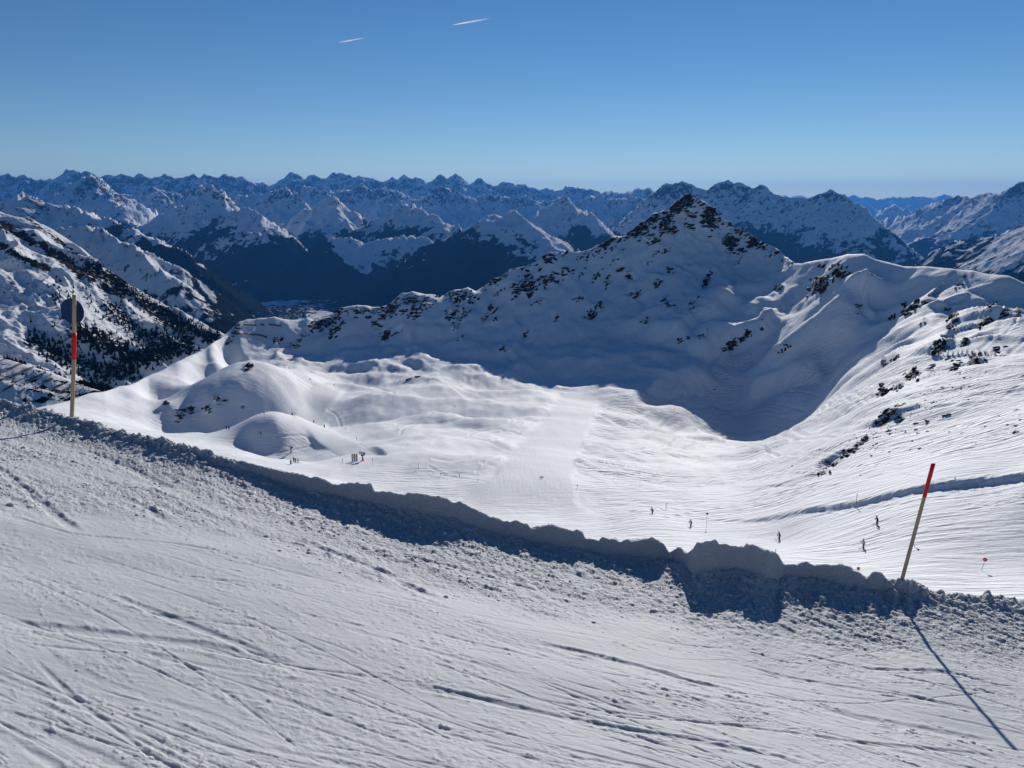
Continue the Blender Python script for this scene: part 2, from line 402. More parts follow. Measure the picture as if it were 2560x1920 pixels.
    for sd, fu, fv, wd_, am_ in ((101, .55, 3.2, .04, .008), (103, .9, 5.5, .05, .006), (107, 1.6, 8.0, .06, .005), (109, .35, 1.8, .025, .009)):
        nn_ = fbm(u * fu, v * fv, 3, sd); mk = sstep(.02, .30, fbm(u * fu * 1.3 + 7, v * fv * .5, 2, sd + 40))
        disp = disp + np.exp(-(nn_ / wd_) ** 2) * mk * am_ * np.clip(fine + .35, 0, 1.3) * (1 - .35 * zone)
    patch = sstep(.10, .38, fbm(X * .8, Y * 1.2, 3, 131))
    disp = disp + patch * (1 - zone) * .0045 * np.clip(fine, -.2, 1.2)
    # bank face roughness
    fm = sstep(1.3, 0.2, q) * (q > 0.0)
    disp = disp + sstep(2.2, 0.4, q) * (q > .1) * (0.014 * billow(u * 6, v * 6, 3, 44) + 0.009 * billow(X * 14, Y * 14, 2, 45))
    lump = (1 - wall * .85) * np.exp(-(q / .35) ** 2)
    disp = disp + lump * (0.05 * billow(X * 4.5, Y * 4.5, 3, 71) + .02 * billow(X * 13, Y * 13, 2, 73))
    disp = disp + wall * np.exp(-(q / .10) ** 2) * 0.010 * billow(X * 5, Y * 3, 3, 81)
    # grooves cut by skis with thrown-up rims
    allt = [([on_plane(*p) for p in pts], w_ * .6, d_ * .4) for pts, w_, d_ in tracks_px]
    r2 = random.Random(23)
    for k in range(210):
        px = r2.uniform(-300, 2500); py = r2.uniform(1330, 1930)
        if py < np.interp(px, [0, 800, 1500, 2560], [1330, 1440, 1560, 1740]) and r2.random() < .6: py += 250
        s0 = np.interp(py, [1300, 1500, 1700, 1920], [.34, .24, .25, .30]) + max(0, (500 - px)) / 500 * max(0, (py - 1550)) / 350 * .45
        s0 += r2.gauss(0, .06); ln = r2.uniform(200, 1100); cv = r2.gauss(0, .00012)
        pts = [(px + t * ln, py + s0 * t * ln + cv * (t * ln) ** 2) for t in np.linspace(0, 1, 6)]
        pts = [p for p in pts if p[1] < 2100]
        if len(pts) < 2: continue
        allt.append(([on_plane(*p) for p in pts], r2.choice([.007, .008, .010, .012, .016, .03]), r2.choice([.003, .004, .005, .006])))
    jit = 0.02 * fbm(X * 3, Y * 3, 2, 88)
    for pts, w_, d_ in allt:
        xs = [p[0] for p in pts]; ys = [p[1] for p in pts]
        bb = (X > min(xs) - .4) & (X < max(xs) + .4) & (Y > min(ys) - .4) & (Y < max(ys) + .4)
        if not bb.any(): continue
        d = lined(X[bb], Y[bb], pts) + jit[bb] * .6
        ends = np.minimum(np.hypot(X[bb] - xs[0], Y[bb] - ys[0]), np.hypot(X[bb] - xs[-1], Y[bb] - ys[-1]))
        fade = sstep(0, .5, ends)
        g = -abs(d_) * np.exp(-(d / w_) ** 4) if d_ > 0 else d_ * .4 * np.exp(-(d / w_) ** 4)
        rim = np.exp(-((d - w_ * 1.45) / (w_ * .5)) ** 2) * abs(d_) * (.12 + .42 * np.clip(clump[bb] + .3, 0, 1.2))
        disp[bb] += (g * (1 - .0) + rim) * fade * (1 - .3 * zone[bb]) * np.where(q[bb] > .3, 1, 0)
    Z = base + und * (q > 0.9) * sstep(.9, 2.5, q) + H + disp
    Z[:, :] = np.where(q < -0.5, base + H + .03 * fbm(X, Y, 3, 9), Z)
    cr = np.clip(zc + sstep(2.0, .3, q) * (q > .05) * (1 - .75 * wall_s * np.exp(-(q / .12) ** 2)), 0, 1)
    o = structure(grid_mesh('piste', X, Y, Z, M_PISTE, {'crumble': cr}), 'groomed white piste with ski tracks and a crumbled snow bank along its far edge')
    # piste under and behind the camera
    xs = np.linspace(-45, 45, 60); ys = np.linspace(-40, 7.0, 44); XX, YY = np.meshgrid(xs, ys)
    ZZ = -PH + PA * XX + PB * YY - .14 + .05 * fbm(XX * .3, YY * .3, 3, 2)
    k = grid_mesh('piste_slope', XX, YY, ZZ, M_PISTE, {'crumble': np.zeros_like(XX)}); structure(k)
    return Sheet(a, Y, Z), o, zone, (X, Y, Z, q)
PISTE, piste_o, pzone, pg = build_piste()

# ------------------------------------------------------------------ the ski bowl, its rocky ridge and the right-hand slope
ridge_px = [(-200, 1075), (0, 1040), (130, 1011), (174, 999), (220, 986), (260, 976), (304, 964), (333, 957), (370, 946), (399, 931), (434, 911), (477, 891), (515, 870), (544, 850),
            (561, 836), (579, 818), (596, 802), (625, 794), (686, 793), (715, 801), (750, 802), (767, 796), (785, 802), (825, 796), (860, 770), (895, 766), (929, 769),
            (952, 769), (973, 762), (1002, 737), (1031, 731), (1068, 737), (1109, 736), (1138, 723), (1170, 718), (1190, 725), (1213, 712), (1242, 695), (1280, 672),
            (1309, 666), (1338, 652), (1373, 631), (1401, 631), (1442, 628), (1477, 623), (1506, 605), (1535, 591), (1561, 587), (1584, 568), (1607, 553), (1633, 533),
            (1656, 527), (1685, 510), (1700, 495), (1720, 484), (1731, 485), (1749, 497), (1772, 511), (1789, 523), (1801, 542), (1821, 553), (1844, 568), (1873, 582),
            (1896, 600), (1920, 612), (1943, 620), (1963, 642), (1989, 656), (2007, 655), (2036, 647), (2070, 643), (2117, 637), (2160, 637), (2186, 649), (2224, 655),
            (2261, 665), (2319, 665), (2383, 672), (2429, 676), (2476, 688), (2522, 692), (2560, 708), (2720, 760)]
ridge_Y = [(-200, 360), (0, 400), (130, 450), (260, 520), (400, 640), (515, 740), (580, 820), (640, 850), (785, 880), (950, 900), (1170, 940), (1400, 985), (1560, 1030),
           (1720, 1085), (1850, 1040), (1960, 950), (2000, 880), (2120, 780), (2260, 725), (2430, 660), (2560, 620), (2720, 590)]
bowl_pts = [(-100, 1300, 45), (300, 1330, 45), (700, 1420, 45), (1280, 1560, 45), (1900, 1650, 45), (2300, 1720, 45), (2700, 1800, 45),
            (0, 1190, 90), (500, 1230, 90), (900, 1290, 92), (1280, 1370, 92), (1600, 1410, 92), (1960, 1450, 92), (2300, 1482, 90), (2560, 1490, 90), (2700, 1500, 90),
            (2453, 1428, 106), (2700, 1400, 112), (2158, 1376, 124), (1960, 1400, 118), (2193, 1312, 136), (1950, 1352, 150), (1728, 1322, 168), (1632, 1285, 182),
            (1500, 1335, 166), (2560, 1215, 142), (2300, 1240, 146), (2000, 1290, 162), (1700, 1295, 180), (2560, 1160, 162), (2300, 1190, 166), (2000, 1240, 190),
            (2560, 1100, 180), (2720, 1050, 180), (2400, 1120, 186), (2300, 1120, 202), (2100, 1180, 206), (2560, 1000, 238), (2400, 1000, 255), (2200, 1050, 255),
            (2000, 1130, 280), (1870, 1150, 345), (2200, 980, 350), (2400, 900, 380), (2560, 900, 320), (2560, 800, 500), (2720, 900, 330), (2400, 800, 570),
            (2250, 900, 470), (2100, 950, 580), (2055, 1005, 580), (1980, 1023, 632), (1920, 1040, 652), (1870, 1046, 668), (2030, 988, 638), (2070, 930, 655),
            (2150, 850, 650), (2250, 800, 650), (2000, 880, 705), (2100, 780, 706), (2250, 745, 695), (2400, 740, 636), (2560, 760, 592), (2700, 800, 560), (2000, 760, 800), (1900, 900, 742),
            (1850, 850, 790), (1900, 760, 850), (1600, 1200, 262), (1430, 1200, 242), (1220, 1205, 237), (1600, 1100, 410), (1450, 1100, 385), (1300, 1100, 370),
            (1600, 1050, 520), (1500, 1020, 570), (1607, 1005, 645), (1454, 972, 690), (1400, 1000, 610), (1300, 1030, 505), (1250, 945, 725), (1100, 935, 725),
            (1000, 950, 705), (1000, 1000, 565), (1150, 1000, 575), (1000, 1100, 352), (1150, 1100, 366), (900, 1200, 246), (1000, 1240, 224), (1200, 1262, 212),
            (1350, 1300, 190), (727, 1165, 285), (600, 1135, 312), (908, 1150, 300), (500, 1110, 342), (400, 1090, 372), (640, 1126, 350), (690, 1127, 350), (760, 1126, 352), (690, 1050, 371), (640, 1066, 366), (760, 1066, 380), (700, 1040, 440),
            (785, 1060, 460), (810, 1070, 440), (880, 1100, 372), (760, 1000, 560), (836, 965, 650), (900, 960, 680), (860, 1010, 560), (250, 1050, 400),
            (130, 1040, 390), (0, 1055, 370), (428, 1021, 506), (521, 988, 518), (600, 965, 531), (640, 953, 540), (680, 945, 552), (724, 931, 600), (785, 934, 640), (745, 975, 562),
            (430, 1064, 491), (520, 1070, 493), (600, 1064, 500), (640, 1052, 507), (680, 1037, 517), (740, 1000, 548), (500, 1086, 430), (620, 1085, 440), (400, 1000, 580), (500, 975, 640), (620, 940, 700), (350, 975, 590), (466, 924, 727), (560, 900, 770),
            (640, 880, 790), (760, 900, 790), (900, 890, 790), (1100, 890, 790), (1300, 900, 780), (1300, 800, 880), (1150, 800, 865), (1000, 850, 835),
            (900, 830, 850), (1500, 900, 775), (1500, 800, 880), (1620, 900, 770), (1720, 900, 765), (1600, 700, 960), (1700, 800, 860), (1700, 700, 945),
            (1720, 600, 1030), (1850, 680, 970), (1450, 700, 950), (1800, 800, 830)]
# rock outcrops: position and extent as seen, tilt in degrees, strength
outcrops_seed = 3
outcrops = [(796, 814, 45, 14, -35, 1), (848, 788, 25, 25, 0, .8), (918, 779, 40, 12, 0, .8), (837, 828, 30, 10, -40, .9), (738, 857, 15, 12, 0, .7), (955, 793, 12, 30, 30, .8),
    (981, 776, 25, 15, 0, .8), (1025, 762, 40, 22, 0, .8), (964, 837, 20, 10, -40, 1), (993, 831, 18, 5, -30, .7), (1129, 785, 30, 10, -25, .9), (1155, 747, 30, 20, -10, .8),
    (1126, 733, 25, 8, 0, .9), (1039, 793, 8, 8, 0, .7), (1227, 772, 12, 6, -30, .8), (1245, 701, 25, 10, -35, .9), (1262, 872, 10, 8, 0, .6), (1318, 715, 42, 22, -25, 1),
    (1289, 721, 12, 10, 0, .9), (1373, 646, 20, 12, 0, .9), (1416, 681, 18, 12, 0, .8), (1378, 695, 25, 15, 0, .6), (1517, 605, 35, 14, -30, 1.05), (1607, 565, 52, 25, -35, 1.05),
    (1708, 507, 38, 26, -40, 1.15), (1685, 527, 20, 15, 0, .9), (1668, 562, 30, 20, -30, .85), (1679, 579, 15, 15, 0, .8), (1636, 605, 20, 10, -20, .9), (1772, 548, 30, 30, 0, 1),
    (1783, 524, 14, 16, 0, 1.1), (1830, 608, 25, 25, 0, 1), (1731, 565, 20, 10, 0, .7), (1642, 712, 15, 8, -20, .9), (1483, 773, 27, 12, -30, .95), (1578, 738, 20, 8, 0, .8),
    (1491, 689, 20, 5, -45, .9), (1520, 698, 8, 12, 20, .9), (1549, 678, 5, 14, 30, .8), (1575, 692, 12, 12, 0, .7), (1766, 704, 22, 9, -50, 1), (1659, 753, 10, 8, 0, .8),
    (1676, 767, 8, 6, 0, .7), (1613, 802, 8, 7, 0, .9), (1731, 759, 14, 5, -10, .8), (1673, 678, 10, 8, 0, .9), (1888, 602, 30, 18, 30, 1), (1844, 571, 20, 10, 35, .9),
    (1702, 851, 10, 6, -30, .9), (1720, 843, 6, 5, 0, .8), (1755, 837, 15, 6, -35, .9), (1827, 863, 25, 12, -30, 1.05), (1867, 843, 18, 12, -30, .95), (2050, 710, 35, 18, -30, 1),
    (2096, 678, 20, 20, -50, .85), (2053, 662, 10, 6, 0, .8), (1949, 718, 15, 8, -30, .9), (2183, 686, 8, 4, 0, .9), (2397, 715, 8, 4, -30, .9), (2415, 694, 5, 5, 0, .8),
    (2279, 769, 40, 12, -20, 1.05), (2227, 796, 14, 6, -25, 1), (2146, 766, 8, 4, 0, .9), (2380, 808, 20, 13, -40, 1.2), (2458, 808, 25, 10, -30, 1.1), (2510, 785, 12, 8, -20, 1),
    (2487, 759, 12, 7, -20, .9), (2348, 866, 25, 14, -40, 1.2), (2412, 857, 10, 8, -40, 1.1), (2366, 773, 8, 6, 0, .9), (2308, 808, 8, 4, 0, .9), (2545, 788, 10, 6, -30, 1.1),
    (1963, 875, 20, 6, -15, .8), (2206, 974, 15, 14, 0, 1.2), (2244, 971, 15, 8, -20, 1), (2279, 939, 25, 12, -40, 1.1), (2325, 916, 14, 8, -30, .9), (2368, 898, 10, 5, 0, .8),
    (2435, 895, 22, 12, -25, 1.15), (2394, 913, 10, 10, 0, 1.1), (2383, 924, 8, 6, 0, 1), (2496, 872, 10, 9, 0, 1.1), (2209, 908, 12, 6, -15, .9), (2238, 893, 12, 6, -35, .8),
    (2230, 1026, 30, 12, -35, .75), (2209, 1052, 18, 10, -30, .75), (2247, 1046, 12, 8, -30, .8), (2140, 1118, 20, 10, -35, 1.2), (2117, 1133, 8, 8, 0, 1.1), (2082, 1159, 18, 8, -20, .85),
    (2056, 1182, 12, 8, -35, 1.1), (2073, 1182, 10, 5, -20, .9), (2163, 1095, 12, 6, -35, .95), (477, 1021, 15, 10, -20, .9), (518, 1025, 12, 6, -10, .9), (544, 1001, 14, 8, 0, .8),
    (451, 1038, 12, 14, 0, .8), (608, 1015, 6, 3, 0, .9), (414, 1009, 10, 4, -20, 1), (622, 920, 14, 8, -30, .95), (567, 856, 8, 6, 0, 1), (585, 830, 8, 20, 20, .6), (690, 850, 14, 10, -40, .8)]
r5 = random.Random(19)
for k in range(46):
    x_ = r5.uniform(960, 1930); c_ = float(np.interp(x_, [900, 1280, 1500, 1720, 1950], [775, 680, 615, 500, 640])); y_ = c_ + abs(r5.gauss(0, 1)) * 75 + 8
    if y_ < 860: outcrops.append((x_, y_, r5.uniform(6, 18), r5.uniform(3, 7), r5.gauss(-35, 12), r5.uniform(.7, 1.0)))
LANE1 = [(1405, 970), (1500, 970), (1498, 1010), (1470, 1090), (1445, 1150), (1428, 1205), (1450, 1250), (1500, 1290), (1560, 1340), (1300, 1330), (1120, 1280), (1150, 1240), (1215, 1205), (1290, 1110), (1350, 1050), (1390, 1000)]
LANE2 = [(790, 955), (880, 950), (850, 985), (820, 1020), (812, 1050), (830, 1075), (890, 1100), (965, 1150), (890, 1148), (830, 1130), (790, 1105), (765, 1070), (732, 1042), (740, 1005), (760, 985)]
def build_bowl():
    nc = 960; a = np.linspace(-0.80, 0.80, nc)
    rp = np.array(ridge_px, float); rY = np.interp(rp[:, 0], *np.array(ridge_Y).T)
    ra_, re_ = ae(rp[:, 0], rp[:, 1])
    P = np.array(bowl_pts, float); pa, pe = ae(P[:, 0], P[:, 1])
    sel = np.arange(0, len(rp), 2)
    A = np.r_[pa, ra_[sel]]; Lg = np.r_[np.log(P[:, 2]), np.log(rY[sel])]; Ez = np.r_[pe, re_[sel]]
    fit = tps_fit(np.stack([A * 2.2, Lg], 1), Ez, 4e-5)
    def parts(Aq, Yq):
        Yc = np.interp(Aq, ra_, rY); Ec = np.interp(Aq, ra_, re_)
        Yin = np.minimum(Yq, Yc)
        e = tps_eval(fit, Aq * 2.2, np.log(Yin))
        ecr = tps_eval(fit, Aq[:1] * 2.2, np.log(Yc[:1])) if Aq.ndim == 2 else None
        return e, Yc, Ec, ecr
    # extra shapes: (px, py, radius along a in px, ln-depth radius, height m)
    bumps = [(984, 893, 752, 30, .02, 6.0), (950, 1000, 560, 110, .05, 6.0), (1180, 1010, 545, 90, .05, 6.0), (1250, 1075, 420, 80, .05, 4.0), (880, 965, 650, 50, .03, 5.0),
             (1060, 960, 690, 70, .03, 6.0), (1330, 985, 640, 60, .03, 5.0), (1560, 1010, 620, 45, .03, 6.0), (1700, 1010, 620, 60, .04, 9.0), (1790, 1040, 560, 60, .04, 8.0),
             (560, 960, 690, 60, .03, 5.0), (420, 985, 600, 50, .03, 5.0), (1100, 1050, 450, 70, .04, 3.5)]
    # ledges that run down to the left, steep on the near side
    ledges_px = [([(1640, 872), (1700, 835), (1760, 800), (1860, 745), (1985, 690)], 25.0, 45.0), ([(1720, 905), (1780, 875), (1840, 860), (1900, 850), (1960, 835)], 22.0, 45.0),
              ([(2160, 800), (2200, 790), (2240, 785), (2310, 775), (2340, 765)], 15.0, 40.0), ([(2310, 850), (2340, 790), (2400, 760), (2440, 740)], 9.0, 40.0),
              ([(2210, 925), (2250, 905), (2330, 885), (2370, 870), (2420, 850), (2480, 830), (2560, 800)], 4.5, 35.0),
              ([(2195, 985), (2260, 965), (2300, 945), (2350, 922), (2420, 905), (2480, 885), (2560, 850)], 1.6, 30.0),
              ([(2340, 870), (2400, 835), (2460, 815), (2560, 770)], 4.5, 35.0), ([(2040, 1195), (2080, 1165), (2140, 1125), (2180, 1095)], 2.2, 12.0), ([(2200, 1060), (2260, 1035), (2330, 1000)], 1.6, 12.0),
              ([(1850, 1005), (1940, 975), (2010, 950), (2080, 930)], 13.0, 55.0), ([(1570, 1010), (1640, 985), (1720, 965), (1810, 965)], 12.0, 60.0), ([(1880, 940), (1990, 890), (2060, 840), (2140, 820), (2230, 790)], 18.0, 50.0), ([(2030, 745), (2120, 735), (2200, 750), (2300, 735)], 13.0, 40.0)]
    ledges = []
    def set_ledges():
        ac = np.linspace(-.8, .8, 240); Yr = np.exp(np.linspace(math.log(30), math.log(1500), 420))
        AA, YY = np.meshgrid(ac, Yr); sh = Sheet(ac, YY, efun(AA, YY) * YY)
        for pts, h, wd in ledges_px:
            w3 = [sh.hit(*p) for p in pts]; w3 = [(p.x, p.y) for p in w3 if p is not None]
            if len(w3) > 1: ledges.append((w3, h, wd))
    def efun(Aq, Yq, fine=False):
        e, Yc, Ec, ecr = parts(Aq, Yq)
        Yin = np.minimum(Yq, Yc); X = Aq * Yq
        z = e * Yin
        back = np.clip(Yq - Yc, 0, None)
        for px, py, yy, rx, rl, h in bumps:
            ba, be = ae(px, py)
            z = z + h * np.exp(-((Aq - ba) / (rx / F)) ** 2 - ((np.log(Yq) - math.log(yy)) / rl) ** 2)
        wx = 7 * fbm(X * .02, Yq * .02, 3, 4); wy = 7 * fbm(X * .02, Yq * .02, 3, 14)
        for w3, h, wd in ledges:
            best = np.full(X.shape, 1e9); sg = np.zeros(X.shape); tt = np.zeros(X.shape); n_ = len(w3) - 1
            for k in range(n_):
                (x0, y0), (x1, y1) = w3[k], w3[k + 1]; dx, dy = x1 - x0, y1 - y0
                tr = ((X + wx - x0) * dx + (Yq + wy - y0) * dy) / (dx * dx + dy * dy + 1e-9); tc = np.clip(tr, 0, 1)
                d = np.hypot(X + wx - x0 - tc * dx, Yq + wy - y0 - tc * dy)
                side = np.sign((X + wx - x0) * -dy + (Yq + wy - y0) * dx) * (1 if dx > 0 else -1)
                m_ = d < best; best = np.where(m_, d, best); sg = np.where(m_, side * d, sg); tt = np.where(m_, (k + tc) / n_, tt)
            wn = h * 1.7
            z = z + h * sstep(-wn * .55, wn * .45, sg) * np.exp(-np.clip(sg, 0, None) / wd) * sstep(0, .18, tt) * sstep(1, .75, tt) * (1 - np.exp(-np.clip(Yc - Yq, 0, None) / 45)) * np.exp(-(np.clip(best - wd * 2.5, 0, None) / wd))
        # the crest itself
        if ecr is not None:
            corr = (Ec[:1] * Yc[:1] - ecr * Yc[:1])
            near = np.exp(-np.clip(Yc - Yq, 0, None) / 40.0)
            z = z + corr * near
        z = z - back * 0.62 - 0.0 * back
        return z / Yq
    rYa = np.interp(a, ra_, rY)
    set_ledges()
    Y = adaptive_Y(efun, a, np.full(nc, 30.0), rYa * 1.45, 600, nco=460, cstep=6, base=0.34, cblur=5, rblur=3)
    A = np.broadcast_to(a, Y.shape)
    Z = efun(A, Y) * Y; X = A * Y
    Yc = np.interp(A, ra_, rY)
    PX, PY = pix(A, Z / Y)
    # snow relief
    sm = sstep(60, 200, Y)
    jl = 7 * fbm(X / 14, Y / 14, 3, 47)
    lane = np.maximum(sstep(-8, 12, polyd(PX, PY, LANE1) + jl) * (1 - .85 * sstep(1195, 1300, PY + .12 * (PX - 1320))), sstep(-6, 8, polyd(PX, PY, LANE2)))
    dune = 4.6 * fbm(X / 95, Y / 66, 2, 70) + 1.1 * fbm(X / 24, Y / 40, 3, 71) 
    crestfade = 1 - np.exp(-np.abs(Y - Yc) / 25.0)
    calm = 1 - .8 * np.exp(-((PX - 600) / 170) ** 2 - ((PY - 1040) / 80) ** 2)
    Z = Z + sm * dune * calm * (1 - .7 * lane) * (.35 + .65 * crestfade) * np.clip(Y / 350, .25, 1.1)
    wallm = sstep(600, 760, Y) * crestfade * sstep(.0, .1, .9 - lane)
    Z = Z + wallm * (5.0 * fbm(X / 130, Y / 80, 3, 73) + 3.6 * (ridged(X / 70 + .4 * fbm(X / 60, Y / 60, 2, 7), Y / 190, 3, 74) - .75) + 1.2 * fbm(X / 16, Y / 22, 3, 75))
    rs = sstep(2000, 2150, PX) * sstep(1120, 1000, PY) * crestfade
    Z = Z + rs * np.clip(Y / 400, .5, 1.3) * (3.2 * (ridged((X * .8 - Y * .6) / 150, (X * .6 + Y * .8) / 55, 3, 76) - .8) + 4.5 * sstep(380, 520, Y) * fbm(X / 75, Y / 48, 2, 78) + .35 * fbm(X / 11, Y / 16, 3, 77))
    # single ski tracks cut into the powder
    r4 = random.Random(41); tl = [[(990, 1070), (1100, 1060), (1280, 1042)], [(1000, 1080), (1200, 1062), (1390, 1050)], [(1080, 1120), (1200, 1092), (1330, 1062)], [(1010, 1130), (1100, 1108), (1190, 1106), (1280, 1128)],
          [(1075, 955), (1150, 985), (1280, 1015), (1395, 1010)], [(1078, 952), (1155, 981), (1285, 1011), (1395, 1006)], [(1170, 1072), (1240, 1069), (1330, 1100)], [(815, 1017), (840, 1040), (860, 1065), (868, 1075)], [(930, 970), (985, 985)],
          [(870, 1095), (920, 1120), (965, 1150)], [(690, 1080), (760, 1080), (800, 1110), (840, 1135)], [(700, 1120), (760, 1104), (800, 1098)], [(720, 930), (745, 950), (775, 970)], [(730, 932), (760, 952), (800, 965)]]
    for k in range(26):
        y0 = r4.uniform(1010, 1190); x0 = float(np.interp(y0, [1000, 1200], [1500, 1425])) + 4; L0 = r4.uniform(80, 420); dp = r4.uniform(.1, .55)
        tl.append([(x0 + L0 * t_, y0 + dp * L0 * (t_ - .55 * t_ * t_)) for t_ in np.linspace(0, 1, 6)])
    for k in range(70):
        x0 = r4.uniform(1480, 2450); y0 = r4.uniform(960, 1300); L0 = r4.uniform(100, 420); sl_ = r4.gauss(-.16, .14); cv = r4.gauss(0, .0003)
        tl.append([(x0 + L0 * t_, y0 + sl_ * L0 * t_ + cv * (L0 * t_) ** 2) for t_ in np.linspace(0, 1, 6)])
    for k in range(16):
        x0 = r4.uniform(1000, 1300); y0 = r4.uniform(1090, 1200); L0 = r4.uniform(60, 220); sl_ = r4.gauss(-.1, .2)
        tl.append([(x0 + L0 * t_, y0 + sl_ * L0 * t_ + r4.gauss(0, 3)) for t_ in np.linspace(0, 1, 5)])
    seen = (Y < Yc)
    for pts in tl:
        xs = [p_[0] for p_ in pts]; ys = [p_[1] for p_ in pts]
        bb = (PX > min(xs) - 12) & (PX < max(xs) + 12) & (PY > min(ys) - 12) & (PY < max(ys) + 12) & seen
        if not bb.any(): continue
        d = lined(PX[bb], PY[bb] , pts); wpx = 2.2
        Z[bb] += (Y[bb] / F) * (-1.5 * np.exp(-(d / wpx) ** 2) + .8 * np.exp(-((d - 4.2) / 1.8) ** 2)) * (1 - lane[bb])
    # cat-track bank on the right
    bl = np.array([(1620, 1312), (1700, 1303), (1900, 1286), (2000, 1272), (2150, 1243), (2300, 1213), (2450, 1192), (2560, 1176), (2750, 1150)], float)
    bY = np.array([182, 180, 168, 163, 155, 150, 148, 146, 145.])
    bla, _ = ae(bl[:, 0], bl[:, 1])
    Yl = np.interp(A, bla, bY); hh = np.interp(A, bla, [0, .15, .6, .9, 1.2, 1.4, 1.5, 1.5, 1.5])
    dl = Y - Yl
    Z = Z + hh * sstep(0, 2.0, dl) * (1 - .0) * np.exp(-np.clip(dl - 2, 0, None) / 40) + .15 * hh * fbm(X * .8, Y * .8, 2, 31) * np.exp(-(dl / 3) ** 2)
    # rock masks + ruggedness
    rock = np.zeros(X.shape)
    for cx, cy, rx, ry, ang, s in outcrops:
        bb = (np.abs(PX - cx) < 110) & (np.abs(PY - cy) < 110)
        dx = PX[bb] - cx; dy = PY[bb] - cy; c_, s_ = math.cos(math.radians(ang)), math.sin(math.radians(ang))
        u = (dx * c_ + dy * s_) / rx; v = (-dx * s_ + dy * c_) / ry
        rock[bb] = np.maximum(rock[bb], s * np.exp(-(u * u + v * v) ** 1.3 * .8))
    crp = np.interp(PX, [500, 780, 1200, 1500, 1650, 1800, 1950, 2000, 2200, 2560], [.1, .5, .5, .6, .8, .8, .6, .15, .1, .1])
    rock = np.maximum(rock, crp * np.exp(-np.clip(Yc - Y, 0, None) / 14.0) * (Y < Yc + 40))
    hi = sstep(640, 560, PY) * sstep(1500, 1620, PX) * (1 - sstep(1950, 2000, PX))
    rock = np.maximum(rock, .45 * hi)
    rg = ridged(X / 26, Y / 26, 5, 90)
    Z = Z + rock * (Y / 700).clip(.25, 1.2) * (5.0 * (rg - .8)) * (.3 + .7 * crestfade) + .6 * rock * np.clip(Y / 700, .2, 1) * fbm(X / 3.5, Y / 3.5, 3, 91)
    tracks = np.interp(PX, [0, 300, 900, 1250, 1420, 1520, 2700], [.5, .35, .15, .12, .2, .9, 1.0])
    tracks = tracks * np.interp(PY, [640, 760, 900, 1000, 1250, 1320, 1500], [.3, .5, .7, 1, 1, .8, .6])
    tracks = np.maximum(tracks, .5 * sstep(1140, 1230, PY))
    tracks = tracks * (1 - lane) * (1 - np.clip(rock, 0, .9)) * np.clip(.55 + .9 * fbm(X / 60, Y / 60, 2, 37), .25, 1)
    o = structure(grid_mesh('ski_bowl', X, Y, Z, M_BOWL, {'rock': rock, 'tracks': tracks, 'groom': lane}), 'snow bowl with ski tracks below a rocky ridge and summit')
    return Sheet(a, Y, Z), o
BOWL, bowl_o = build_bowl()

